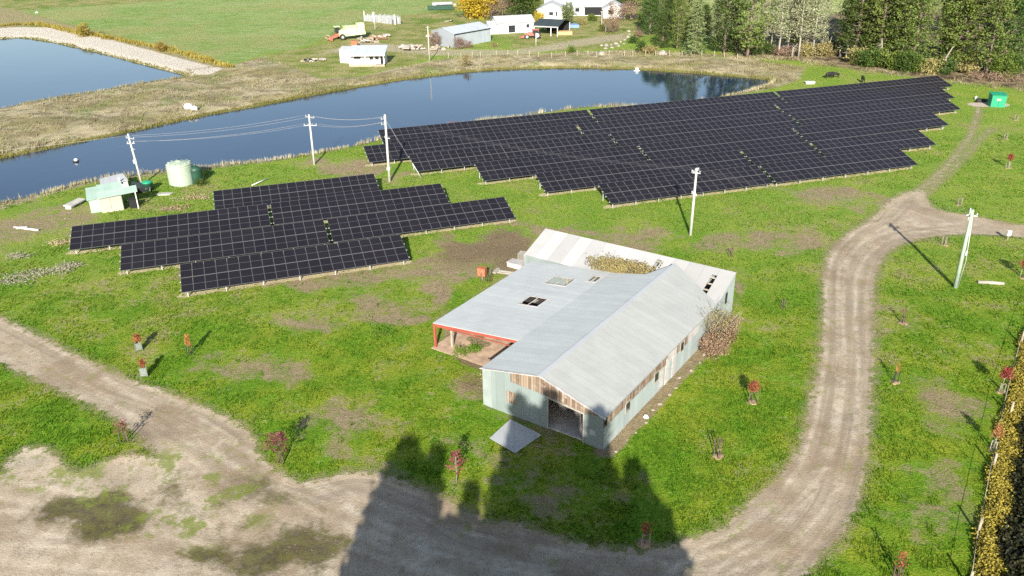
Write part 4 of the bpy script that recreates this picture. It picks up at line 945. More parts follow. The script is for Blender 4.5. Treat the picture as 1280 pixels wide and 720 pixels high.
q = GG(90, 262); o = thing('concrete_ramp', 'pale concrete slab on blocks left of the mint green hut', 'slab', q, az(G(90, 264), G(100, 257)))
b = MB(); b.slab([(0, 0, .45), (2.9, -.5, .45), (3.2, .6, .5), (.3, 1.2, .5)], .15); b.build('slab', M['concrete'], o); b = MB(); b.box(.2, .2, -.2, 1.2, .9, .3); b.box(2, 0, -.2, 2.8, .5, .3); b.build('blocks', M['white'], o)
q = GG(205, 243); b = MB(); b.slab([(-1.0, -.5, .1), (.9, -.4, .1), (1.1, .5, .1), (-.8, .5, .1)], .1); o = b.build('paving_slab', M['concrete'], None, q); tag(o, 'grey paving slab in the grass between the hut and the tank', 'slab')
a1 = GG(18, 285); a2 = GG(48, 289); b = MB(); b.tube([(0, 0, .15), a2-a1+Vector((0, 0, .15))], .12, 10); b.box(.3, -.2, 0, 1.6, .15, .16); tag(b.build('white_beam', M['white'], None, a1), 'white beam lying on dry ground near the left shore', 'beam')
a1 = GG(315, 233); a2 = GG(334, 226); b = MB(); b.tube([(0, 0, .15), a2-a1+Vector((0, 0, .3))], .07, 8); tag(b.build('white_pipe', M['white'], None, a1), 'short white pipe lying behind the smaller array', 'pipe')
q = G(95, 202, WZ); o = thing('float', 'black and white buoy floating on the pond', 'buoy', q); b = MB(); b.lathe([(.15, -.05), (.42, 0), (.45, .12), (.3, .2), (.1, .22)], 18); b.build('ring', M['black'], o); b = MB(); b.lathe([(.28, .18), (.3, .35), (.2, .5), (.05, .54)], 16, o=(.1, -.1, 0)); b.build('cap', M['white'], o)
for k, (x, y, s_, lb) in enumerate(((236, 138, 1.5, 'left of two white rocks on the scrubby strip between the ponds'), (244, 139, 1.3, 'right of two white rocks on the scrubby strip between the ponds'), (46, 16, .9, 'single white rock at the corner of the far green paddock'))):
    q = GG(x, y, -.15); rock('white_rock', lb, 'rock', q, s_, M['white'], 60+k, fl=.9)
q = GG(796, 86); b = MB(); b.box(-.7, -.3, 0, .7, .4, .35); b.box(-.3, -.2, .35, .35, .3, .9); tag(b.build('pump_unit', M['white'], None, q), 'white pump standing at the far pond edge', 'pump')
for x, y, lb, rx in ((752, 68, 'long pale heap', 1.3), (828, 68, 'white heap', 1.8)):
    q = GG(x, y, -.2); o = rock('pale_mound', lb+' on the far bank', 'mound', q, rx*1.3, M['rock'], int(x))
# green cabinet
q = GG(1247, 134); o = thing('transformer_cabinet', 'green steel transformer cabinet on a gravel pad right of the large array', 'cabinet', q, R(-12))
b = MB(); b.box(-1.25, -.1, 0, 1.15, 2.0, 2.15); b.build('housing', M['greenpaint'], o); b = MB(); b.slab([(-1.35, -.25, 2.16), (1.25, -.25, 2.16), (1.25, 2.1, 2.34), (-1.35, 2.1, 2.34)], .08); b.build('lid', M['greenpaint'], o)
b = MB(); b.box(-.45, -.125, 1.15, .25, -.102, 1.55); b.build('warning_plate', M['paleboard'], o)
b = MB(); b.box(-.06, -.13, .1, -.03, -.102, 1.05); b.box(1.153, .2, .3, 1.19, 1.6, 1.9); b.build('door_seam', M['darkgreen'], o)
q = GG(1241, 133); b = MB(); b.box(-.2, -.2, 0, .2, .2, .8); tag(b.build('white_marker', M['white'], None, q), 'white marker post at the left foot of the green cabinet', 'post')
q = GG(1226, 128); b = MB(); b.tube([(-.9, 0, .25), (-.2, .1, .35), (.6, .1, .3), (1.3, .3, .25)], [.25, .35, .35, .2], 8); tag(b.build('cable_coil', M['black'], None, q), 'black cable coil on the gravel pad left of the green cabinet', 'cable coil')
q = GG(1220, 124); b = MB(); b.lathe([(.3, 0), (.3, .45), (.1, .6)], 10); tag(b.build('white_drum', M['white'], None, q), 'small white drum left of the black cable coil', 'drum')
q = GG(1236, 131, .02); b = MB(); n = 22; b.poly([(math.cos(2*math.pi*k/n)*3.8*(1+.1*math.sin(3*k)), math.sin(2*math.pi*k/n)*2.0*(1+.12*math.sin(5*k)), .03) for k in range(n)]); tag(b.build('gravel_pad', simple('pad_gravel', (.40, .34, .26), .95, 0, .3, 3), None, q), kind='structure')
# log and white marker by the loop road
q = GG(1238, 355); b = MB(); b.tube([(-1.2, .2, .15), (0, 0, .17), (1.2, -.25, .15)], [.17, .19, .16], 10); tag(b.build('log', M['paleboard'], None, q), 'pale log lying in grass right of the greenish pole', 'log')
q = GG(1259, 300); o = thing('meter_box', 'small white box on a short stake inside the gravel loop', 'marker box', q, .1); b = MB(); b.box(-.22, -.12, .5, .22, .12, 1.1); b.build('box', M['white'], o); b = MB(); b.box(-.04, -.04, -.2, .04, .04, .5); b.build('stake', M['timber'], o)

# ------------------------------------------------------------------ saplings with guards
def sapling(px, py, h, mat, label, guard=None, dens=1.0, wid=.5, mulch=True, seed=0, base=.35, stemc='stem'):
    q = GG(px, py, 0); r = random.Random(seed+int(px)); o = thing('sapling', label, 'sapling', q, r.uniform(0, 6), 'young planted trees')
    b = MB(); k = r.uniform(-.08, .08)
    b.tube([(0, 0, -.1), (k, .04, h*.4), (k*.4, 0, h*.75), (0, .03, h)], [.035, .028, .018, .006], 6)
    cen = []
    nb = int(16*max(.35, dens))
    for i in range(nb):
        z = h*(base+(1-base)*i/nb); a = i*2.4+r.random(); L = wid*(1.15-.75*(i/nb))*r.uniform(.6, 1.15)
        tip = (math.cos(a)*L, math.sin(a)*L, z+L*.7)
        b.tube([(0, 0, z-.05), tip], [.014, .005], 4, cap=False)
        for g in (.45, .75, 1.0): cen.append((tip[0]*g, tip[1]*g, z+L*.7*g+r.uniform(-.05, .05)))
    b.build('stem', M[stemc], o)
    if mat: link('leaves', leaf_mesh('leaves', np.array(cen), .13, M[mat], max(2, int(6*dens)), .14, .8, seed=seed+int(px)), o)
    if guard:
        gcol, gh, gw = guard
        for i in range(3):
            a = i*2.094+.5; g = MB(); g.box(gw*math.cos(a)-.025, gw*math.sin(a)-.025, -.2, gw*math.cos(a)+.025, gw*math.sin(a)+.025, gh); g.build('stake', M[gcol], o)
        if gcol == 'guard':
            g = MB(); n = 3
            for i in range(n):
                a = i*2.094+.5; a2 = a+2.094
                g.poly([(gw*math.cos(a), gw*math.sin(a), .12), (gw*math.cos(a2), gw*math.sin(a2), .12), (gw*math.cos(a2), gw*math.sin(a2), gh*.85), (gw*math.cos(a), gw*math.sin(a), gh*.85)])
            sl_ = g.build('mesh_sleeve', M['guard'], o)
        else:
            g = MB()
            for i in range(3):
                a = i*2.094+.5; a2 = a+2.094; g.tube([(gw*math.cos(a), gw*math.sin(a), gh*.9), (gw*math.cos(a2), gw*math.sin(a2), gh*.9)], .016, 4)
            g.build('tie', M[gcol], o)
    if mulch:
        g = MB(); n = 16; g.lathe([(.5, -.12), (.42, .015), (.25, .04), (.05, .05)], n)
        rr = random.Random(seed+int(py)); g.v = [(x*rr.uniform(.6, 1.35), y*rr.uniform(.6, 1.35), z) for x, y, z in g.v]; g.build('mulch_ring', M['mulch'], o)
    return o
sapling(352, 580, 2.55, 'L_purple', 'sapling with a full purple red crown on the grass tongue by the left road', ('stem', .9, .25), 1.5, .85, False, 1)
sapling(571, 604, 2.6, 'L_purple', 'slender red leaved sapling before the shed, left of the big shade', None, 1.25, .62, False, 2, stemc='barkpale')
sapling(174, 438, 1.5, 'L_orange', 'orange sapling in grey mesh guard, upper of the pair beside the left road', ('guard', .95, .30), 1.4, .3, False, 3, .55)
sapling(181, 470, 1.55, 'L_orange', 'orange tipped sapling in grey mesh guard, lower of the pair beside the left road', ('guard', 1.05, .32), 1.1, .25, False, 4, .6)
sapling(238, 444, 2.0, 'L_orange', 'tall narrow orange sapling in dark frame, right of the guarded pair', ('darkgreen', 1.0, .30), 1.2, .22, False, 5, .45)
sapling(157, 553, 1.7, 'L_purple', 'dark leaved sapling in a wooden frame at the left road edge', ('stem', 1.1, .32), .8, .6, False, 6, .5)
sapling(940, 502, 1.75, 'L_orange', 'rust red sapling in black frame on the lawn right of the shed', ('stem', 1.05, .42), 1.5, .42, True, 7, .5)
sapling(897, 570, 1.5, 'L_brown', 'almost bare sapling in dark stakes below the rust red one', ('stem', 1.5, .26), .2, .35, True, 8)
sapling(806, 680, 1.6, 'L_red', 'red sapling standing in the tree shade at the front', ('timber', .9, .28), .7, .3, True, 9, .5)
sapling(1128, 404, 1.5, 'L_purple', 'sparse dark red sapling right of the loop road, upper one', ('stem', .8, .2), .4, .3, True, 10, .6)
sapling(1119, 477, 1.7, 'L_orange', 'sparse orange brown sapling on rusty mulch right of the loop road', ('darkgreen', .9, .2), .5, .22, True, 11, .4)
sapling(1252, 489, 2.1, 'L_red', 'bright red crowned sapling near the bend of the hedge fence', ('barkpale', .8, .2), 1.6, .42, True, 12, .55, 'barkpale')
sapling(1241, 562, 2.0, 'L_orange', 'orange crowned sapling close to the hedge fence', ('barkpale', .8, .2), 1.2, .38, True, 13, .5, 'barkpale')
sapling(1279, 347, 2.0, 'L_red', 'red sapling at the right edge below the white marker box', ('barkpale', 1.0, .3), 1.8, .6, True, 14, .45)
sapling(1260, 210, 1.9, 'L_red', 'red tipped sapling in the far right meadow', ('barkpale', .9, .3), 1.5, .4, True, 15, .55, 'barkpale')
for k, (x, y, lb) in enumerate(((1199, 256, 'bare guarded stub above the top of the greenish pole'), (1257, 174, 'bare guarded stub in the meadow beyond the red tipped sapling'), (1180, 306, 'bare guarded stub just inside the gravel loop'), (979, 386, 'dark bare twig sapling left of the loop road'), (914, 321, 'dark bare twig sapling behind the right corner of the shed'), (1270, 150, 'bare guarded stub near the green cabinet'))):
    sapling(x, y, 1.2, None, lb, ('barkpale' if k in (0, 1, 2, 5) else 'stem', 1.0, .25), .4, .35, k not in (3, 4), 20+k)
sapling(1122, 722, 1.9, 'L_orange', 'sapling at the bottom edge between the road and the hedge', ('stem', .9, .25), .8, .3, True, 41)

# ------------------------------------------------------------------ fence and hedges at the right edge
FL = [G(1210, 735), G(1216, 690), G(1226, 640), G(1240, 570), G(1252, 515), G(1266, 460), G(1279, 415), G(1292, 375), G(1310, 330)]
fence = thing('paddock_fence', 'wooden post and rail fence running along the golden hedge', 'fence', FL[0])
for k in range(len(FL)-1):
    a, c_ = FL[k]-FL[0], FL[k+1]-FL[0]
    b = MB(); b.tube([a+Vector((0, 0, 1.05)), c_+Vector((0, 0, 1.05))], .016, 6); b.build('rail', M['paleboard'], fence)
for x, y in ((1210, 735), (1222, 668), (1241, 585), (1262, 520), (1276, 430), (1300, 360)):
    q = G(x, y)-FL[0]; b = MB(); b.tube([q-Vector((0, 0, .3)), q+Vector((0, 0, 1.25))], .08, 8); b.build('post', M['timber'], fence)
def hedge(name, label, off, wd, ht, mat, n, size, seed, npc=12, spread=.3, z0=.0):
    r = np.random.default_rng(seed); pts = [np.array([p.x, p.y]) for p in FL]; seg = [np.linalg.norm(pts[i+1]-pts[i]) for i in range(len(pts)-1)]; cum = np.concatenate([[0], np.cumsum(seg)]); s_ = r.random(n)**1.15*cum[-1]
    i = np.clip(np.searchsorted(cum, s_)-1, 0, len(seg)-1); f = (s_-cum[i])/np.array(seg)[i]; Pp = np.array(pts); base = Pp[i]*(1-f[:, None])+Pp[i+1]*f[:, None]; d = Pp[i+1]-Pp[i]; d /= np.linalg.norm(d, axis=1)[:, None]; nn = np.stack([d[:, 1], -d[:, 0]], 1)
    u = r.random(n); top = ht*(.78+.22*np.sin(s_*1.3+seed)*np.sin(s_*.47)+.12*r.random(n)); lat = off+wd*(u+.12*np.sin(s_*.9))
    z = z0+top*(1-(2*u-1)**4*.5)*(r.random(n)**.35)
    cen = np.column_stack([base+nn*lat[:, None], z])
    o0 = FL[0]; cen -= np.array([o0.x, o0.y, 0]); tone = np.clip(.5+.5*np.sin(s_*2.1)*np.cos(s_*.7+u*4)+r.normal(0, .2, n), 0, 1)
    root = thing(name, label, 'hedge', FL[0]); link('foliage', leaf_mesh('foliage', cen, size, mat, npc, spread, .7, tone, seed=seed), root)
    b = MB()
    for k in range(26):
        q = base[k*7 % n]+nn[k*7 % n]*(off+wd*.5)-np.array([o0.x, o0.y]); b.tube([(q[0], q[1], -.1), (q[0]+.1, q[1]-.05, ht*.75)], [.05, .02], 5)
    b.build('stems', M['stem'], root)
hedge('golden_hedge', 'low golden yellow hedge along the fence at the right edge', .15, 1.3, .42, M['L_gold'], 2600, .15, 3, 14, .24)
hedge('shade_strip', 'near-black leaf strip painting the shade just outside the golden hedge', 1.5, 2.2, .7, M['L_shadebrush'], 2000, .24, 4, 12, .35)  # shaded ground painted as a low strip of near-black leaves
hedge('green_hedge', 'bright green shrub row at the lower right corner', 3.7, 2.6, 2.1, M['L_bright'], 1700, .22, 5, 14, .4)

# ------------------------------------------------------------------ the copse behind the viewpoint that shades the yard
tsh = math.tan(R(SUN_EL)); cxs = 1/math.tan(R(SUN_AZ-180))
meshes_con = {}
def con(kind, h, v):
    if (kind, v) not in meshes_con: meshes_con[(kind, v)] = conifer(kind, h, 100+v*7+len(kind))
    return meshes_con[(kind, v)]
def dense_column(h, w_, seed):
    r = np.random.default_rng(seed); n = 900; z = r.random(n)**.85*h; rad = w_*np.sqrt(np.clip(1-(z/h)**4.5, .02, 1)); a = r.random(n)*6.283; q = r.random(n)**.5
    cen = np.column_stack([np.cos(a)*rad*q, np.sin(a)*rad*q, z+.3]); return leaf_mesh('crown', cen, .7, M['L_macro'], 9, .55, .9, seed=seed)
cols = [dense_column(20, 1.55, 5), dense_column(20, 2.1, 6)]
ctr = broad_trunk(12, 3, M['bark'], .3, 4, .1)
copse = [(512, 556, 9, 1.2, 1), (546, 566, 10.5, .9, 0), (590, 612, 8, .75, 0), (500, 628, 6, 1.5, 1), (560, 660, 8, 1.3, 1), (630, 610, 7, 1.1, 1), (668, 508, 9.5, 1.0, 0), (690, 560, 6.5, 1.25, 1), (712, 512, 11, .85, 0), (740, 570, 8, 1.3, 1), (652, 492, 9, .8, 0), (690, 480, 11, .85, 0), (742, 500, 9.5, .95, 0), (792, 584, 10, 1.0, 0), (764, 600, 6, 1.2, 1), (815, 632, 8, 1.2, 1), (640, 560, 11.5, 1.0, 1)]
for k, (x, y, yt, ws, v) in enumerate(copse):
    tip = G(x, y); hh = (tip.y-yt)*tsh; xx = tip.x-(tip.y-yt)*cxs; s_ = hh/20.3
    o = plant_tree('cypress_tree', 'tall dark cypress in the copse that shades the front yard', 'tree', (xx, yt, 0), cols[v], ctr, 1, k*1.3, 'cypresses behind the viewpoint')
    o.scale = (ws*.72, ws*.72, s_)

# ------------------------------------------------------------------ buildings beyond the pond
def gable_house(name, label, A, B, depth, wall, ridge, wm, rm, over=.35, gable_front=False, cat='house', group=None, z=0):
    """A-B = foot of the wall facing the pond (pixels); returns root and its size"""
    a, c_ = G(*A), G(*B); L = (c_-a).length; o = thing(name, label, cat, (a.x, a.y, z), az(a, c_), group)
    b = MB()
    if gable_front: b.prism([(0, -.3), (L, -.3), (L, wall), (L/2, ridge), (0, wall)], 0, depth)
    else:
        b.prism([(0, -.3), (depth, -.3), (depth, wall), (depth/2, ridge), (0, wall)], 0, L); b.v = [(y, x, zz) for x, y, zz in b.v]; b.f = [tuple(reversed(f)) for f in b.f]
    b.build('walls', wm, o)
    k = over
    if gable_front:
        s_ = (ridge-wall)/(L/2)
        for q in ([(-k, -k, wall-k*s_+.06), (L/2, -k, ridge+.06), (L/2, depth+k, ridge+.06), (-k, depth+k, wall-k*s_+.06)], [(L/2, -k, ridge+.06), (L+k, -k, wall-k*s_+.06), (L+k, depth+k, wall-k*s_+.06), (L/2, depth+k, ridge+.06)]):
            b = MB(); b.slab(q, .1); b.build('roof', rm, o)
    else:
        s_ = (ridge-wall)/(depth/2)
        for q in ([(-k, -k, wall-k*s_+.06), (L+k, -k, wall-k*s_+.06), (L+k, depth/2, ridge+.06), (-k, depth/2, ridge+.06)], [(-k, depth/2, ridge+.06), (L+k, depth/2, ridge+.06), (L+k, depth+k, wall-k*s_+.06), (-k, depth+k, wall-k*s_+.06)]):
            b = MB(); b.slab(q, .1); b.build('roof', rm, o)
    return o, L
def windows(o, lst, y=-.03, side=None):
    for x, z, w_, h_ in lst:
        b = MB(); b.box(x, y-.02, z, x+w_, y+.02, z+h_); p_ = b.build('window', M['glass'], o)
        f = MB(); t2 = .09
        f.box(x-t2, y-.05, z-t2, x, y, z+h_+t2); f.box(x+w_, y-.05, z-t2, x+w_+t2, y, z+h_+t2); f.box(x, y-.05, z+h_, x+w_, y, z+h_+t2); f.box(x, y-.05, z-t2, x+w_, y, z); f.build('frame', M['white'], p_)
# verandah cottage
a, c_ = G(440, 82), G(481, 81.5); L = (c_-a).length
o = thing('cottage', 'small white cottage with verandah and grey skillion roof near the pond', 'cottage', (a.x, a.y, 0), az(a, c_))
b = MB(); b.box(0, 0, -.3, L, 4.2, 2.6); b.build('walls', M['white'], o)
b = MB(); b.slab([(-.5, -1.4, 2.75), (L+.4, -1.4, 2.75), (L+.4, 4.6, 3.9), (-.5, 4.6, 3.9)], .14); b.build('roof', M['silverroof'], o)
b = MB(); b.slab([(-.5, -1.46, 2.76), (L+.4, -1.46, 2.76), (L+.4, -1.4, 2.76), (-.5, -1.4, 2.76)], .4); b.build('fascia', M['galv'], o)
b = MB(); b.box(-.3, -1.5, -.3, L+.2, 0, .35); b.build('deck', M['timber'], o)
b = MB(); b.box(-.3, -1.5, .95, L*.8, -1.44, 1.03)
for i in range(28): x = -.3+i*L*.8/27; b.box(x-.03, -1.49, .35, x+.03, -1.45, .95)
b.build('railing', M['white'], o)
for x in (-.2, L*.45, L): b = MB(); b.box(x-.06, -1.4, .3, x+.06, -1.28, 2.5); b.build('post', M['white'], o)
windows(o, [(.6, 1.5, 1.6, .8), (L*.55, 1.3, .9, .9), (L*.72, 1.3, .9, .9)]); b = MB(); b.box(L*.88, -.05, .3, L*.97, -.005, 2.3); b.build('door', M['dark'], o)
a2, c2 = G(426, 78.5), G(439, 79)
o, L = gable_house('store_shed', 'white box shed joined to the left of the verandah cottage', (425.5, 78.5), (439, 78.8), 4.5, 3.0, 3.5, M['white'], M['whiteroof'], .1, cat='shed')
q = GG(443, 58); o = thing('orange_crate', 'orange metal crate behind the white box shed', 'crate', q, .15); b = MB(); b.box(-.8, -.8, 0, .8, .8, 1.5); b.build('shell', M['orange'], o); b = MB(); b.box(.82, -.5, .2, .84, .5, 1.3); b.build('opening', M['dark'], o)
# long shed
o, L = gable_house('machinery_shed', 'long silver grey machinery shed with dark gutter beside the far bank', (568.5, 60), (613.5, 51.5), 8.5, 3.5, 4.7, M['silverwall'], M['silverroof'], .2, cat='shed')
b = MB(); b.box(-.2, -.32, 3.32, L+.2, -.2, 3.50); b.build('gutter', M['dark'], o); b = MB(); b.tube([(.05, -.12, 0), (.05, -.12, 3.3)], .09, 6); b.build('downpipe', M['dark'], o)
# white low house and its wing
o, L = gable_house('white_house', 'low white house with pale roof right behind the silver shed', (622, 42.5), (667, 40), 7, 3.0, 4.4, M['white'], M['whiteroof'], .4)
windows(o, [(3.2, .2, 2.0, 2.0), (L-2.2, 1.3, .9, 1.0)])
o, L = gable_house('white_wing', 'small white outbuilding touching the silver shed', (611, 43), (622, 42.5), 4.5, 2.6, 3.3, M['white'], M['whiteroof'], .3, cat='outbuilding')
# main homestead: front gable block, long roof and right wing
a, c_ = G(672, 24), G(706, 24)
o = thing('homestead', 'large white homestead with pale roofs and two wings behind the dark carport', 'house', (a.x, a.y, 0), az(a, c_)); L = (c_-a).length
def blk(x0, y0, x1, y1, wall, ridge, gf, pre):
    b = MB()
    if gf: b.prism([(x0, -.3), (x1, -.3), (x1, wall), ((x0+x1)/2, ridge), (x0, wall)], y0, y1)
    else: b.prism([(y0, -.3), (y1, -.3), (y1, wall), ((y0+y1)/2, ridge), (y0, wall)], x0, x1); b.v = [(y, x, zz) for x, y, zz in b.v]; b.f = [tuple(reversed(f)) for f in b.f]
    b.build('walls', M['white'], o); k = .5
    if gf:
        xm = (x0+x1)/2; s_ = (ridge-wall)/(xm-x0); qs = [[(x0-k, y0-k, wall-k*s_+.08), (xm, y0-k, ridge+.08), (xm, y1, ridge+.08), (x0-k, y1, wall-k*s_+.08)], [(xm, y0-k, ridge+.08), (x1+k, y0-k, wall-k*s_+.08), (x1+k, y1, wall-k*s_+.08), (xm, y1, ridge+.08)]]
    else:
        ym = (y0+y1)/2; s_ = (ridge-wall)/(ym-y0); qs = [[(x0-k, y0-k, wall-k*s_+.08), (x1+k, y0-k, wall-k*s_+.08), (x1+k, ym, ridge+.08), (x0-k, ym, ridge+.08)], [(x0-k, ym, ridge+.08), (x1+k, ym, ridge+.08), (x1+k, y1+k, wall-k*s_+.08), (x0-k, y1+k, wall-k*s_+.08)]]
    for q in qs:
        bb = MB(); bb.slab(q, .14); bb.build('roof', M['whiteroof'], o)
blk(0, 0, L, 8, 3.0, 4.9, True, 'a'); blk(2, 8.2, L+15, 17, 3.1, 6.6, False, 'b'); blk(L+12, 1.5, L+19, 8, 3.0, 4.9, True, 'c')
windows(o, [(L*.42, 1.2, 1.3, 1.0), (L*.66, .9, .5, 1.4)]); windows(o, [(L+13.6, 1.3, 1.6, 1.2)], 1.47); windows(o, [(L+3, 1.2, 1.4, 1.2)], 8.17)
b = MB(); b.box(L+6, 8.12, .2, L+11.5, 8.18, 2.6); b.build('verandah_opening', M['dark'], o)
b = MB(); b.box(L+.6, 8.0, 5.0, L+1.3, 8.9, 7.2) if False else b.box(6, 12, 6.0, 6.8, 12.8, 7.5); b.build('chimney', M['paleboard'], o)
# carport
a, c_ = G(668, 44), G(697, 45.5); L = (c_-a).length
o = thing('carport', 'dark roofed open carport beside the red tractor', 'carport', (a.x, a.y, 0), az(a, c_))
b = MB(); b.slab([(-.4, -.3, 2.6), (L+.3, -.3, 2.6), (L+.3, 5, 3.9), (-.4, 5, 3.9)], .15); b.slab([(-.4, 5, 3.9), (L+.3, 5, 3.9), (L+.3, 10, 2.9), (-.4, 10, 2.9)], .15); b.build('roof', M['charcoal'], o)
b = MB(); b.box(-.4, -.42, 2.35, L+.3, -.30, 2.62); b.build('fascia', M['galv'], o)
for x in (0, L*.72, L): b = MB(); b.box(x-.1, -.2, -.2, x+.1, 0, 2.5); b.build('post', M['white'], o)
for x in (0, L): b = MB(); b.box(x-.1, 9.7, -.2, x+.1, 9.9, 2.8); b.build('post', M['white'], o)
b = MB(); b.box(0, 9.6, -.2, L, 9.7, 2.8); b.build('rear_wall', M['dark'], o)
q = GG(706, 43); b = MB(); b.box(-2, -1.2, 0, 2, 1.2, .9); o = b.build('timber_pile', simple('fresh_timber', (.50, .30, .14), .8, 0, .3, 3), None, q); tag(o, 'orange brown stack of timber at the right end of the carport', 'timber pile')
q = GG(716, 34.5); b = MB(); b.slab([(-1.8, -.9, .9), (1.8, -.9, .8), (1.6, .9, 1.0), (-1.6, .9, 1.1)], .9); o = b.build('blue_tarpaulin', simple('blue_tarp', (.16, .24, .42), .6, 0, .15), None, q); tag(o, 'blue covered stack right of the carport', 'tarpaulin')
# tractor
q = GG(668, 48); o = thing('tractor', 'old dark red tractor with white wheel rims parked before the carport', 'tractor', q, R(4))
b = MB(); b.hexa([Vector(v) for v in ((-2.7, -.45, .9), (-.6, -.5, .8), (-.6, .5, .8), (-2.7, .45, .9), (-2.7, -.4, 1.5), (-.6, -.45, 1.75), (-.6, .45, 1.75), (-2.7, .4, 1.5))]); b.build('bonnet', M['redmach'], o)
b = MB(); b.box(-.6, -.7, .8, 1.3, .7, 1.3); b.build('chassis', M['redmach'], o)
b = MB(); b.box(-.5, -.65, 1.3, 1.1, .65, 2.3); c2 = b.build('cab', M['glass'], o); b = MB(); b.box(-.62, -.75, 2.3, 1.2, .75, 2.45)
for x in (-.55, 1.1): 
    for y in (-.68, .68): b.box(x-.05, y-.05, 1.3, x+.05, y+.05, 2.3)
b.build('cab_frame', M['redmach'], c2)
b = MB(); b.tube([(-1.6, -.2, 1.6), (-1.6, -.2, 2.5)], .06, 6); b.build('exhaust', M['rust'], o)
for x, y, rr in ((.7, -.95, .95), (.7, .95, .95), (-2.1, -.8, .6), (-2.1, .8, .6)):
    b = MB(); b.disc_wheel((x, y, rr), (0, 1, 0), rr, .42); w_ = b.build('wheel', M['black'], o); b = MB(); b.disc_wheel((x, y-.03*(1 if y < 0 else -1), rr), (0, 1, 0), rr*.56, .46); b.build('rim', M['white'], w_)
b = MB(); b.hexa([Vector(v) for v in ((-3.9, -.9, .2), (-2.9, -.8, .5), (-2.9, .8, .5), (-3.9, .9, .2), (-3.9, -.9, .5), (-2.9, -.6, .9), (-2.9, .6, .9), (-3.9, .9, .5))]); b.build('loader_bucket', M['redmach'], o)
# harvester
q = GG(437, 48.5); o = thing('combine_harvester', 'old pale lime combine harvester with faded red header in the paddock', 'harvester', q, R(24))
b = MB(); b.hexa([Vector(v) for v in ((-3, -1.4, .9), (4.4, -1.4, 1.2), (4.4, 1.4, 1.2), (-3, 1.4, .9), (-3, -1.4, 2.6), (4.0, -1.4, 3.0), (4.0, 1.4, 3.0), (-3, 1.4, 2.6))]); b.build('body', M['limemach'], o)
b = MB(); b.hexa([Vector(v) for v in ((-1.2, -1.2, 2.65), (2.0, -1.2, 2.8), (2.0, 1.2, 2.8), (-1.2, 1.2, 2.65), (-1.5, -1.4, 3.5), (2.3, -1.4, 3.5), (2.3, 1.4, 3.5), (-1.5, 1.4, 3.5))]); b.build('grain_tank', M['limemach'], o)
b = MB(); b.box(2.4, -1.1, 2.9, 4.2, 1.1, 4.1); cb = b.build('rear_hood', M['limemach'], o)
b = MB(); b.box(-3.9, -.8, 2.0, -2.7, .8, 3.5); cb = b.build('cab', M['glass'], o); b = MB(); b.box(-4.1, -.95, 3.5, -2.6, .95, 3.65); b.build('cab_roof', M['limemach'], cb)
b = MB(); b.hexa([Vector(v) for v in ((-5.2, -.6, .5), (-3, -.6, 1.0), (-3, .6, 1.0), (-5.2, .6, .5), (-5.2, -.6, 1.0), (-3, -.6, 1.9), (-3, .6, 1.9), (-5.2, .6, 1.0))]); b.build('feeder_house', M['redmach'], o)
b = MB(); b.box(-6.0, -2.4, .2, -5.2, 2.4, .9); hd = b.build('header', M['redmach'], o)
b = MB()
for k in range(6):
    a_ = k*math.pi/3; b.tube([(-6.3+.55*math.cos(a_), -2.3, 1.1+.55*math.sin(a_)), (-6.3+.55*math.cos(a_), 2.3, 1.1+.55*math.sin(a_))], .04, 4)
b.build('reel', M['limemach'], hd)
for x, y, rr in ((-2.3, -1.6, .85), (-2.3, 1.6, .85), (3.0, -1.3, .5), (3.0, 1.3, .5)):
    b = MB(); b.disc_wheel((x, y, rr), (0, 1, 0), rr, .5); w_ = b.build('wheel', M['black'], o); b = MB(); b.disc_wheel((x, y, rr), (0, 1, 0), rr*.5, .54); b.build('rim', M['paleboard'], w_)
# timber slab fence / stack in the paddock
a, c_ = G(457, 26.5), G(496, 31); o = thing('paling_screen', 'grey weathered paling screen standing in the paddock behind the harvester', 'screen', (a.x, a.y, 0), az(a, c_)); L = (c_-a).length; rr = random.Random(4)
for row, y0 in enumerate((0, 1.6)):
    b = MB(); x = row*1.5
    while x < L-(2.5 if row == 0 else 0): b.box(x, y0+rr.uniform(-.15, .15), -.2, x+.28, y0+.2, rr.uniform(1.8, 2.5)); x += rr.uniform(.33, .5)
    b.build('palings', M['galv'], o)
for x in (.0, 4.2, L-.3): b = MB(); b.box(x-.1, -.5, -.2, x+.1, -.3, 3.2); b.build('post', M['white'], o)
for k, (x, y, lb, c1, s_) in enumerate(((470, 49, 'rusty scrap heap between the harvester and the screen', 'rust', 1.6), (478, 46, 'white and rusty scrap heap nearer the screen', 'paleboard', 1.4), (458, 53, 'low line of scrap behind the cottage roof', 'timber', 1.7), (512, 62, 'wrecked pale trailer frame left of the silver shed', 'paleboard', 2.2), (388, 77, 'small heap of tyres and scrap in the paddock left of the cottage', 'black', 1.2), (403, 76, 'pale scrap heap right of the tyre heap', 'paleboard', .9), (545, 62, 'grey brush heap left of the silver shed', 'timber', 1.5), (540, 47, 'orange and grey junk beside the silver shed', 'rust', 1.2), (560, 27, 'dark boxes behind the silver shed', 'dark', .8))):
    q = GG(x, y); o = thing('scrap_heap', lb, 'scrap', q, 0); rr = random.Random(k)
    for j in range(3):
        b = MB()
        for i in range(7):
            A = Matrix.Translation((rr.gauss(0, s_*.7), rr.gauss(0, s_*.5), rr.uniform(0, .4)*s_)) @ Matrix.Rotation(rr.uniform(0, 3), 4, 'Z') @ Matrix.Rotation(rr.uniform(-.5, .5), 4, 'X'); w_, h_ = rr.uniform(.2, .9)*s_*.6, rr.uniform(.05, .35)*s_
            b.box(-w_, -w_*.4, 0, w_, w_*.4, h_, 0, A)
        b.build('scrap_pieces', [M[c1], M['timber'], M['sheetpale']][j], o)
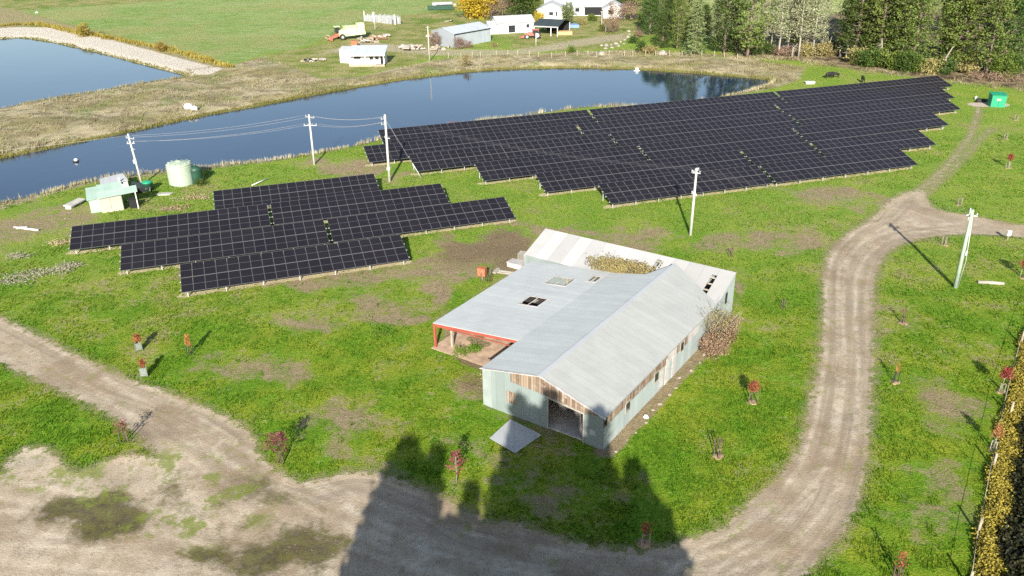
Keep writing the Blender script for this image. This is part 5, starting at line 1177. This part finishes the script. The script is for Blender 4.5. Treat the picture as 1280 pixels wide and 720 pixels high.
q = GG(553, 12); o = thing('machinery_row', 'row of green and white farm implements at the left of the yellow tree', 'farm implement', q, .2)
b = MB(); b.box(-5, -1, .3, 4, 1, 1.4); b.box(-3, -1.6, .2, 5, -1.1, .9); b.build('green_body', M['darkgreen'], o); b = MB(); b.box(-3, 1.2, .4, 5, 2.4, 1.6); b.box(-3, 3.4, .6, 4, 4.8, 2.0); b.build('white_body', M['sheetpale'], o)
b = MB(); b.box(-2, 1.0, .8, 4, 1.2, 1.5); b.build('dark_body', M['dark'], o)
# car
q = GG(795, 23); o = thing('parked_car', 'dark blue car parked on the gravel drive by the trees', 'car', q, R(10))
b = MB(); b.prism([(-2.1, .35), (2.1, .35), (2.15, .8), (1.3, .95), (-.2, .95), (-1.9, .95), (-2.15, .75)], -.85, .85); b.build('body', M['blue'], o)
b = MB(); b.prism([(-1.7, .95), (.9, .95), (.3, 1.45), (-1.2, 1.45)], -.75, .75); b.build('cabin', M['glass'], o); b = MB(); b.box(-1.2, -.72, 1.45, .3, .72, 1.49); b.build('roof', M['blue'], o)
for x in (-1.3, 1.3):
    for y in (-.82, .82): b = MB(); b.disc_wheel((x, y, .33), (0, 1, 0), .33, .2, 0, 14); w_ = b.build('wheel', M['black'], o); b = MB(); b.disc_wheel((x, y, .33), (0, 1, 0), .19, .22, 0, 12); b.build('rim', M['alu'], w_)
# boulders edging the drive
r = random.Random(8); pts = [(752, 57), (758, 57.5), (764, 56.5), (770, 55), (776, 52.5), (781, 50), (785, 47), (787, 43), (786, 39.5), (757, 61), (765, 60), (773, 58), (780, 55)]
for k, (x, y) in enumerate(pts): q = GG(x, y, -.1); rock('boulder', 'pale boulder in the rock edging that curves along the drive', 'boulder', q, r.uniform(.7, 1.25), M['rock'], 90+k, 'boulders edging the drive')
for k, (x, y, h) in enumerate(((670, 58, 3.4), (752, 32, 4.2), (757, 40, 2.2), (537, 77, 8.2), (469, 37, 5.0), (479, 81, 2.6))):
    q = GG(x, y); b = MB(); b.tube([(0, 0, -.3), (0, 0, h)], .11, 8); o = thing('yard_post', ['thin pale post below the tractor', 'tall white post on the lawn before the homestead', 'short white post below the tall one on the lawn', 'tall thin grey pole left of the silver shed', 'pale post before the paling screen', 'thin post at the right corner of the cottage'][k], 'post', q); b.build('shaft', M['pole'], o)
    if h > 4: b = MB(); b.box(-.5, -.05, h-.3, .5, .05, h-.18); b.build('crossarm', M['timber'], o)
# wire fence posts across the far bank
r = random.Random(5)
for k in range(26):
    x = 560+k*14.5+r.uniform(-3, 3); y = 72-.010*(x-560)+r.uniform(-.7, .7)+(0 if x < 860 else (x-860)*.08); q = GG(x, y); b = MB(); b.box(-.07, -.07, -.2, .07, .07, 1.25)
    tag(b.build('fence_post', M['timber'], None, q), 'short timber fence post on the far pond bank', 'fence post', 'fence posts along the far bank')
# cattle
def cow(px, py, rz, label, mat, s_=1.0, white=True):
    q = GG(px, py); o = thing('cow', label, 'cow', q, rz)
    bm_v = [(-.75, 0, 1.12), (0, 0, 1.08), (.62, 0, 1.15), (.95, 0, 1.25), (1.18, 0, 1.22), (1.45, 0, 1.05), (-.7, .22, .75), (-.78, .24, .38), (-.72, .24, .03), (-.7, -.22, .75), (-.78, -.24, .38), (-.72, -.24, .03), (.55, .2, .7), (.56, .2, .36), (.56, .2, .03), (.55, -.2, .7), (.56, -.2, .36), (.56, -.2, .03), (-1.0, 0, 1.15), (-1.08, 0, .6)]
    e = [(0, 1), (1, 2), (2, 3), (3, 4), (4, 5), (0, 6), (6, 7), (7, 8), (0, 9), (9, 10), (10, 11), (2, 12), (12, 13), (13, 14), (2, 15), (15, 16), (16, 17), (0, 18), (18, 19)]
    rad = [.30, .36, .32, .2, .17, .10, .15, .08, .07, .15, .08, .07, .12, .07, .065, .12, .07, .065, .05, .03]
    me = bpy.data.meshes.new('body'); me.from_pydata(bm_v, e, []); bo = link('body', me, o); sk = bo.modifiers.new('skin', 'SKIN'); su = bo.modifiers.new('sub', 'SUBSURF'); su.levels = su.render_levels = 1
    for i, v in enumerate(me.skin_vertices[0].data): v.radius = (rad[i], rad[i]); v.use_root = (i == 1)
    me.materials.append(mat)
    for y in (-.17, .17): b = MB(); b.tube([(1.15, y*.7, 1.32), (1.12, y*1.8, 1.33)], [.06, .02], 5); b.build('ear', mat, o)
    o.scale = (s_,)*3
    return o
cow(1036, 98, R(20), 'black cow with lighter calf in the bright grass behind the large array', M['cow'], .95)
cow(1044, 97.5, R(185), 'black and white calf touching the cow behind the large array', M['cow'], .8)
q = GG(1042, 99); b = MB()
cow(1078, 103, R(80), 'black cow partly hidden by the top edge of the large array', M['cow'], .9)
q = GG(1012, 104.5); b = MB(); b.hexa([Vector(v) for v in ((-.8, -.4, 0), (.8, -.4, 0), (.8, .4, 0), (-.8, .4, 0), (-1.0, -.5, .45), (1.0, -.5, .45), (1.0, .5, .45), (-1.0, .5, .45))]); tag(b.build('trough', M['white'], None, q), 'white water trough at the upper edge of the large array', 'trough')

# ------------------------------------------------------------------ trees beyond the pond
protos = {}
def proto(kind, v, h):
    if (kind, v) not in protos: protos[(kind, v)] = conifer(kind, h, 31*v+{'pine': 3, 'gum': 5, 'spruce': 7, 'macro': 9}[kind])
    return protos[(kind, v)]
LBL = {'pine': 'tall pine with bare lower trunk', 'gum': 'thin pale half bare tree', 'spruce': 'layered grey green spruce', 'macro': 'dense dark green cypress'}
r = random.Random(21)
# x, y foot, kind, height, phrase
TREES = [(868, 67, 'spruce', 13.0, 'broad pale spruce above the pond'), (905, 66, 'macro', 16.0, 'dense dark cypress right of the pale spruce'), (846, 62, 'pine', 13, 'dark leafy pine left of the pale spruce'), (835, 48, 'macro', 11, 'green cypress behind the leafy pine'), (822, 38, 'pine', 15, 'pine at the top edge above the drive'), (880, 50, 'macro', 9, 'small cypress behind the pale spruce'), (828, 60, 'macro', 8, 'low dark cypress at the drive end'), (838, 25, 'pine', 14, 'pine behind the blue car'),
 (921, 66, 'gum', 13, 'bare pale tree right of the dark cypress'), (893, 64, 'gum', 12, 'thin dead tree before the dark cypress'), (934, 72, 'pine', 24, 'tall pine at the pond end'), (945, 70, 'macro', 7, 'low green bush tree at the pine foot'), (953, 68, 'gum', 19, 'pale tree just right of the tall pond end pine'), (963, 66, 'gum', 20, 'pale tree, third in the thin row'), (973, 69, 'gum', 18, 'pale tree with reddish litter at its foot'), (984, 66, 'gum', 21, 'pale tree in the middle of the thin row'), (991, 62, 'pine', 17, 'slim pine within the pale row'), (998, 71, 'gum', 19, 'pale tree above the trough'), (1007, 67, 'gum', 18, 'pale leaning tree above the trough'), (1015, 70, 'gum', 17, 'pale tree left of the last thin one'), (1026, 68, 'gum', 13, 'last short thin tree before the gap'),
 (1068, 74, 'macro', 20, 'dark cypress starting the dense belt'), (1052, 70, 'gum', 10, 'broken stump tree before the belt'), (1080, 70, 'pine', 22, 'pine second in the dense belt'), (1096, 78, 'pine', 21, 'pine with reaching branches in the belt'), (1112, 76, 'macro', 15, 'green cypress low in the belt'), (1124, 84, 'pine', 20, 'pine above the array corner'), (1138, 86, 'pine', 19, 'pale trunked pine in the belt'), (1176, 86, 'pine', 18, 'pine left of the twin trunks'), (1192, 88, 'pine', 22, 'left of the twin trunked pines'), (1199, 89, 'pine', 23, 'right of the twin trunked pines'), (1183, 80, 'macro', 10, 'small cypress behind the twin trunks'), (1232, 95, 'pine', 20, 'dark pine above the green cabinet'), (1246, 92, 'macro', 19, 'bright tall cypress right of the dark pine'), (1290, 90, 'pine', 22, 'pine at the right picture edge'), (1262, 70, 'pine', 20, 'pine behind the bright cypress'), (1300, 50, 'macro', 16, 'dark cypress beyond the right edge'),
 (1090, 50, 'pine', 20, 'pine in the second row of the belt'), (1110, 30, 'pine', 18, 'pine in the rear row of the belt'), (1190, 40, 'macro', 18, 'cypress in the rear row of the belt')]
_r = random.Random(77)
for _i in (0, 1, 2, 4, 9, 15): TREES.append((1066+_i*14.5+_r.uniform(-4, 4), (60, 46, 66, 34)[_i % 4]+_i*.4, ('pine', 'macro')[_i % 3 == 1], _r.uniform(15, 22), ['dark', 'leaning', 'bushy', 'slender'][_i % 4]+' tree behind the belt, '+['above the cattle', 'past the gap', 'over the first cypress', 'over the dense belt start', 'over the reaching pine', 'over the low cypress', 'over the array top row', 'over the array corner', 'over the pale trunked pine', 'over the thin belt tree', 'left of the twin trunk tops', 'behind the twin trunk tops', 'over the clearing', 'over the dark cabinet pine', 'over the green cabinet', 'over the bright cypress'][_i]))
TREES += [(812, 44, 'macro', 12, 'dark cypress just right of the blue car'), (856, 56, 'pine', 15, 'tall pine directly behind the pale spruce'), (842, 36, 'pine', 16, 'second pine behind the pale spruce'), (640, 10, 'macro', 9, 'dark cypress behind the low white house'), (655, 6, 'macro', 10, 'tall cypress left of the homestead roof'), (760, 2, 'macro', 9, 'dark cypress behind the homestead'), (818, 20, 'macro', 12, 'round dark cypress above the blue car')]
for k, (x, y, kind, h, ph) in enumerate(TREES):
    v = k % 4; cm, tm = proto(kind, v, {'pine': 20, 'gum': 17, 'spruce': 13, 'macro': 14}[kind]); hb = {'pine': 20, 'gum': 17, 'spruce': 13, 'macro': 14}[kind]
    q = GG(x, y, -.1); s_ = h/hb; o = plant_tree(kind.replace('gum', 'thin').replace('macro', 'cypress')+'_tree', ph if len(ph.split()) > 3 else ph+' among trees', 'tree', q, cm, tm, s_, r.uniform(0, 6.28), 'trees beyond the pond', )
    o.scale = (s_*r.uniform(.85, 1.1), s_*r.uniform(.85, 1.1), s_)
def broad(x, y, rx, rz, n, mat, size, label, seed, tr=.2, name='broadleaf_tree', npc=14, bark='bark', base=.8, spread=.5):
    q = GG(x, y, -.1); cm = blob_crown('crown', rx, rz, n, M[mat], size, seed, npc, spread, base); tm = broad_trunk(rz*1.8+base, seed, M[bark], tr); return plant_tree(name, label, 'tree', q, cm, tm)
broad(590, 23, 5.0, 5.0, 420, 'L_yellow', .5, 'golden yellow autumn tree behind the silver shed', 1, npc=18, spread=.8)
broad(604, 22, 5.0, 4.6, 380, 'L_yellow', .5, 'yellow green autumn tree right of the golden one', 2, npc=16, spread=.8)
broad(614, 23, 3.4, 4.2, 160, 'L_brown', .34, 'brown half bare tree right of the yellow trees', 3, npc=12, spread=.8)
broad(628, 22, 4.0, 3.8, 200, 'L_brown', .34, 'purple brown leafless tree behind the low white house', 4, npc=10, spread=.8)
broad(652, 22, 4.5, 6, 300, 'L_macro', .5, 'dark green round tree left of the homestead', 5, npc=18, spread=.8)
broad(664, 20, 3.6, 4.8, 200, 'L_bright', .45, 'lighter green tree touching the homestead', 6, npc=16, spread=.7)
broad(675, 30, 1.8, 1.7, 90, 'L_yellow', .34, 'small yellow shrub before the homestead', 7, .08, npc=12)
broad(710, 32, 2.7, 2.9, 230, 'L_spruce', .34, 'round grey green tree before the homestead', 8, npc=14)
broad(741, 26, 1.7, .9, 90, 'L_bright', .3, 'low green garden shrub before the right wing', 9, .08, base=.1)
broad(766, 41, 3.0, 2.0, 170, 'L_brown', .26, 'reddish brown bare tree on the lawn', 10, npc=12)
broad(780, 26, 5, 2.6, 220, 'L_brown', .32, 'brown autumn tree left of the blue car', 11, npc=14, spread=.8)
broad(790, 8, 5, 3.6, 260, 'L_bright', .45, 'bright green tree at the top above the blue car', 12, npc=16, spread=.8)
broad(772, 8, 5, 3, 200, 'L_macro', .45, 'dark green tree behind the homestead right wing', 13, npc=16, spread=.8)
broad(803, 33, 2.5, 2.0, 120, 'L_bright', .3, 'green shrub above the gravel drive', 14, .1)
broad(752, 39.5, .9, 1.0, 50, 'L_bright', .25, 'small green shrub beside the short white post', 15, .06, base=.1)
broad(714, 66, .9, .9, 60, 'L_bright', .25, 'small round green shrub on the far bank', 16, .06, base=.1)
broad(802, 66, 1.1, 1.5, 90, 'L_macro', .3, 'small upright dark shrub at the drive foot', 17, .08, base=.1)
broad(812, 67, 2.0, .9, 90, 'L_olive', .3, 'brown low shrub beside the upright dark one', 18, .08, base=.1)
broad(792, 54, 1.2, .9, 60, 'L_macro', .3, 'dark shrub at the end of the boulder edging', 19, .08, base=.1)
broad(598, 12, 4.0, 4.0, 220, 'L_bright', .5, 'olive tree behind the golden yellow tree', 61, npc=16, spread=.8)
broad(640, 6, 4.5, 3.6, 220, 'L_brown', .34, 'brown tree above the low white house', 62, npc=12, spread=.8)
broad(727, 31, 1.6, 1.0, 80, 'L_olive', .26, 'low olive shrub under the homestead verandah', 63, .06, npc=12, base=0)
broad(561, 44, 1.6, 1.1, 80, 'L_olive', .24, 'olive scrub behind the left end of the silver shed', 64, .06, npc=12, base=0)
broad(768, 20, 3.0, 2.0, 130, 'L_olive', .3, 'olive autumn shrub right of the homestead', 65, .08, npc=12, base=0, spread=.7)
broad(798, 47, 1.4, 1.1, 80, 'L_brown', .24, 'brown scrub beside the gravel drive', 66, .06, npc=12, base=0)
broad(618, 58, 1.0, .6, 50, 'L_olive', .2, 'low scrub in front of the right end of the silver shed', 67, .05, npc=10, base=0)
broad(105, 46, 2.4, 1.9, 160, 'L_golden', .3, 'golden broom bush on the reservoir bank', 20, .08, 'broom_bush', base=.1)
broad(203, 64, 1.5, 1.1, 90, 'L_golden', .3, 'smaller golden bush further along the reservoir bank', 21, .08, 'broom_bush', base=.1)
broad(925, 60, 3.6, 2.4, 220, 'L_brown', .3, 'dark brown thicket right of the dark cypress', 22, .1, base=.1, spread=.7)
broad(948, 66, 2.6, 1.3, 120, 'L_purple', .3, 'reddish thicket at the foot of the tall pond end pine', 23, .1, base=.1)
broad(1240, 99, 4.2, .8, 160, 'L_brown', .25, 'rust coloured brush pile above the green cabinet', 24, .08, base=0)
broad(976, 68, 3.0, 1.0, 120, 'L_brown', .25, 'rust brown brush heap under the thin pale trees', 25, .08, base=0)
broad(1045, 66, 5.0, 1.6, 160, 'L_shadebrush', .3, 'dark fallen brush in the gap of the tree line', 26, .1, base=0, spread=.7)
broad(545, 58, 2.2, 1.9, 130, 'L_brown', .22, 'bare brown bush at the left end of the silver shed', 27, .08, base=0)
broad(575, 61, 1.7, 1.5, 90, 'L_brown', .22, 'bare brown bush before the silver shed wall', 28, .08, base=0)
broad(586, 60, 1.0, 1.0, 50, 'L_brown', .2, 'smaller bare bush right of the one before the silver shed', 29, .06, base=0)
broad(582, 82, 1.2, 1.6, 60, 'L_olive', .22, 'rusty reed bush at the water edge below the silver shed', 30, .06, base=0)
broad(629, 40, 1.2, 1.6, 80, 'L_bright', .28, 'green creeper bush against the low white house', 31, .06, base=0)
broad(567, 159, .7, .55, 40, 'L_red', .14, 'red twiggy bush at the water edge behind the large array', 32, .05, base=0)
r = random.Random(33)
for k, (x, y, m_, rx) in enumerate(((1084, 84, 'L_macro', 2.6), (1100, 84, 'L_pine', 2.8), (1117, 87, 'L_bright', 2.4), (1133, 90, 'L_macro', 2.8), (1146, 90, 'L_bright', 2.6), (1163, 92, 'L_olive', 2.2), (1177, 92, 'L_macro', 2.2), (1209, 92, 'L_olive', 2.0), (1252, 97, 'L_bright', 3.2), (1262, 95, 'L_macro', 3.0), (1072, 80, 'L_olive', 2.4), (955, 68, 'L_macro', 2.2), (1030, 70, 'L_olive', 2.0), (1006, 70, 'L_olive', 2.0))):
    broad(x, y, rx, rx*.8, int(60*rx), m_, .34, ['low green shrub', 'rounded shrub', 'leafy bush'][k % 3]+' at the foot of the belt, '+['below the first cypress', 'below the reaching pine', 'below the pine above the array corner', 'beside the pale trunked pine', 'at the left edge of the belt gap', 'inside the belt gap', 'left of the twin trunks', 'right of the twin trunks', 'above the green cabinet', 'right of the bright cypress', 'at the left end of the dense part', 'at the tall pond end pine', 'at the last short thin tree', 'under the pale trees above the trough'][k], 50+k, .08, 'understorey_shrub', base=0, spread=.6)
# fallen branches and stumps in front of the belt
r = random.Random(12)
for k, (x, y) in enumerate(((1057, 73), (1062, 75), (1050, 71), (1098, 82), (1104, 84), (1032, 69), (990, 71), (1180, 92))):
    q = GG(x, y); b = MB(); h = r.uniform(3.0, 6.0); b.tube([(0, 0, -.2), (r.uniform(-.5, .5), r.uniform(-.3, .3), h*.6), (r.uniform(-1, 1), 0, h)], [.28, .2, .08], 7)
    for i in range(4): z = h*r.uniform(.3, .9); a = r.uniform(0, 6.28); b.tube([(0, 0, z), (math.cos(a)*1.5, math.sin(a)*1.5, z+r.uniform(-.6, .6))], [.07, .02], 4)
    tag(b.build('dead_snag', M['barkpale'], None, q), 'pale broken dead trunk at the front of the tree belt', 'dead tree', 'dead trunks before the belt')

# ------------------------------------------------------------------ grass and reeds (nobody could count them)
def tufts(name, Pxy, h, wd, nb, mat, label, lean=.35, seed=0, zoff=0):
    r = np.random.default_rng(seed); N = len(Pxy); K = N*nb
    base = np.repeat(np.column_stack([Pxy, gza(Pxy[:, 0], Pxy[:, 1])-.03+zoff]), nb, 0); hh = np.repeat(h, nb)*(.55+.6*r.random(K)); a = r.random(K)*6.283
    off = np.column_stack([np.cos(a), np.sin(a), np.zeros(K)]); side = np.column_stack([-np.sin(a), np.cos(a), np.zeros(K)])
    c = base+off*(hh*.18*r.random(K))[:, None]; w2 = (np.repeat(wd, nb)*(.6+.8*r.random(K)))[:, None]
    tip = c+off*(hh*lean*r.random(K)*1.6)[:, None]+np.array([0, 0, 1])*hh[:, None]
    V = np.stack([c-side*w2, c+side*w2, tip], 1).reshape(-1, 3); Fc = np.arange(K*3).reshape(-1, 3)
    tone = np.clip(np.repeat(.5+.5*np.sin(Pxy[:, 0]*.35+seed)*np.cos(Pxy[:, 1]*.27), nb)*.5+r.random(K)*.5, 0, 1)
    me = np_mesh(name, V, Fc, {'tone': ('FACE', tone)}, smooth=False); me.materials.append(mat); return tag(link(name, me), label, kind='stuff')
r = np.random.default_rng(5)
# near meadow: denser close to the viewpoint
n = 150000; v = r.random(n); yy = 34+96*v**1.7; half = 6+yy*.70; xx = (r.random(n)*2-1)*half; Q = np.column_stack([xx, yy])
def keep_grass(Q):
    k = (np.maximum(sdf(Q, ROAD), -sdf(Q, PATCH)) > .25+.5*(vnoise(Q[:, 0], Q[:, 1], .8)-.3)) & (sdf(Q, POND) > 1.0) & (np.minimum(lined(Q, TRL, .8), lined(Q, TRR, .7)) > .1)
    l = np.array([[*BL(*p, 0)[:2]] for p in ((-20.7, 4.6), (-10.7, 4.6), (-10.7, -.2), (.3, -.2), (.3, 25.4), (-20.7, 25.4))]); k &= sdf(Q, l) > .3
    for e in BARE[:1]+BARE[2:3]: k &= sdf(Q, e) > -.3
    k &= sdf(Q, SHORE) > -.5
    bi = np.clip(np.searchsorted(ys, Q[:, 1])-1, 0, ny-2)*nx+np.clip(np.searchsorted(xs, Q[:, 0])-1, 0, nx-2); k &= (bare[bi] < .35)|(vnoise(Q[:, 0], Q[:, 1], .7, 77) > .8)
    pn = vnoise(Q[:, 0], Q[:, 1], 2.2, 9)*.5+vnoise(Q[:, 0], Q[:, 1], .9, 12)*.5; return k & (pn > .42)
Q = Q[keep_grass(Q)]; sc_ = .75+.5*vnoise(Q[:, 0], Q[:, 1], 1.7, 3)
tufts('meadow_grass', Q, .13*sc_*(1+Q[:, 1]/160), .022*(1+Q[:, 1]/90), 4, M['blade'], 'short green grass of the meadow', seed=1, lean=.6)
# reeds and dry grass round the ponds
n = 90000; xx = r.uniform(-150, 70, n); yy = r.uniform(100, 262, n); Q = np.column_stack([xx, yy]); sw = np.minimum(sdf(Q, POND), sdf(Q, PONDB)); sdd = sdf(Q, DRY)
k = (sdd < .5) & (sw > .15) & (vnoise(Q[:, 0], Q[:, 1], 6, 6)*.6+vnoise(Q[:, 0], Q[:, 1], 2, 7)*.4 > .42) & ((sw < 2.2) | (r.random(n) < .6)); Q = Q[k]; sw = sw[k]
tufts('dry_reeds', Q, (.25+.6*vnoise(Q[:, 0], Q[:, 1], 5, 8))*np.where(sw < 2.5, 1.3, .8), np.full(len(Q), .04), 6, M['reed'], 'dry straw coloured reeds and rank grass on the pond banks', seed=2)
rim = []
for poly in (POND, PONDB):
    pc = np.vstack([poly, poly[:1]])
    for i in range(len(pc)-1):
        e = pc[i+1]-pc[i]; L = np.linalg.norm(e); m_ = int(L*14)
        if m_: f = r.random(m_)[:, None]; nn = np.array([e[1], -e[0]])/L; rim.append(pc[i]+e*f+nn*r.normal(0, .5, m_)[:, None])
rim = np.vstack(rim); rim = rim[(rim[:, 1] < 262) & (np.abs(rim[:, 0]) < 170)]; sw = np.minimum(sdf(rim, POND), sdf(rim, PONDB)); rim = rim[(sw > -.15) & (sw < 1.2)]
far_side = sdf(rim+np.array([0, 2.0]), POND) > sdf(rim, POND)      # bank beyond the water
patchy = vnoise(rim[:, 0], rim[:, 1], 5, 21)*.6+vnoise(rim[:, 0], rim[:, 1], 1.6, 22)*.4
A_ = rim[~far_side & (patchy > .42)]; B_ = rim[far_side & (patchy > .25)]
tufts('shore_reeds', A_, .35+.75*vnoise(A_[:, 0], A_[:, 1], 2.5, 14), np.full(len(A_), .03), 6, M['L_drygrass'], 'pale feathery reeds along the near waterline', seed=3, lean=.35)
tufts('bank_grass', B_, .2+.4*vnoise(B_[:, 0], B_[:, 1], 2.5, 14), np.full(len(B_), .05), 6, M['L_bank'], 'olive green rank grass along the far waterline', seed=8, lean=.4)
# loose stones on the gravel
n = 8000; Q = np.column_stack([r.uniform(-32, 24, n), 34+34*r.random(n)**1.4]); Q = Q[(np.maximum(sdf(Q, ROAD), -sdf(Q, PATCH)) < .5) & (vnoise(Q[:, 0], Q[:, 1], 2.0, 61) > .35)]; K = len(Q)
sz = .015+.035*r.random(K)**3; oct_ = np.array([(1, 0, 0), (0, 1, 0), (-1, 0, 0), (0, -1, 0), (0, 0, .8), (0, 0, -.8)]); V = (oct_[None]*(sz[:, None]*(.7+.6*r.random((K, 6))))[..., None])+np.column_stack([Q, gza(Q[:, 0], Q[:, 1])+.01])[:, None]
Fo = np.array([(0, 1, 4), (1, 2, 4), (2, 3, 4), (3, 0, 4), (1, 0, 5), (2, 1, 5), (3, 2, 5), (0, 3, 5)]); Fc = (Fo[None]+6*np.arange(K)[:, None, None]).reshape(-1, 3); me = np_mesh('gravel', V.reshape(-1, 3), Fc, smooth=False); me.materials.append(simple('loose_stone', (.22, .185, .145), .9, 0, .45, 3)); tag(link('gravel', me), 'loose stones scattered on the gravel yard', kind='stuff')
# golden broom strip along the reservoir
Q = PG([(0, 33), (20, 31), (50, 31), (100, 42), (150, 50), (200, 60), (250, 73), (288, 86)]); pts = []
for i in range(len(Q)-1):
    e = Q[i+1]-Q[i]; m_ = int(np.linalg.norm(e)*9); pts.append(Q[i]+e*r.random(m_)[:, None]+r.normal(0, .8, (m_, 2)))
pts = np.vstack(pts)
tufts('golden_grass', pts, .5+.9*vnoise(pts[:, 0], pts[:, 1], 4, 2), np.full(len(pts), .09), 6, M['L_golden'], 'golden rank grass along the reservoir bank', seed=4, lean=.5)
# rank grass before the tree belt
n = 26000; Q = np.column_stack([r.uniform(50, 150, n), r.uniform(150, 225, n)]); k = (np.abs(sdf(Q, PINEGR)) < 3.2) & (Q[:, 1] < 215); k &= vnoise(Q[:, 0], Q[:, 1], 5, 31)*.6+vnoise(Q[:, 0], Q[:, 1], 1.7, 32)*.4 > .45; Q = Q[k]
tufts('belt_grass', Q, .25+.4*vnoise(Q[:, 0], Q[:, 1], 3, 5), np.full(len(Q), .05), 5, M['reed'], 'dry grass and litter along the foot of the tree belt', seed=6, lean=.7)
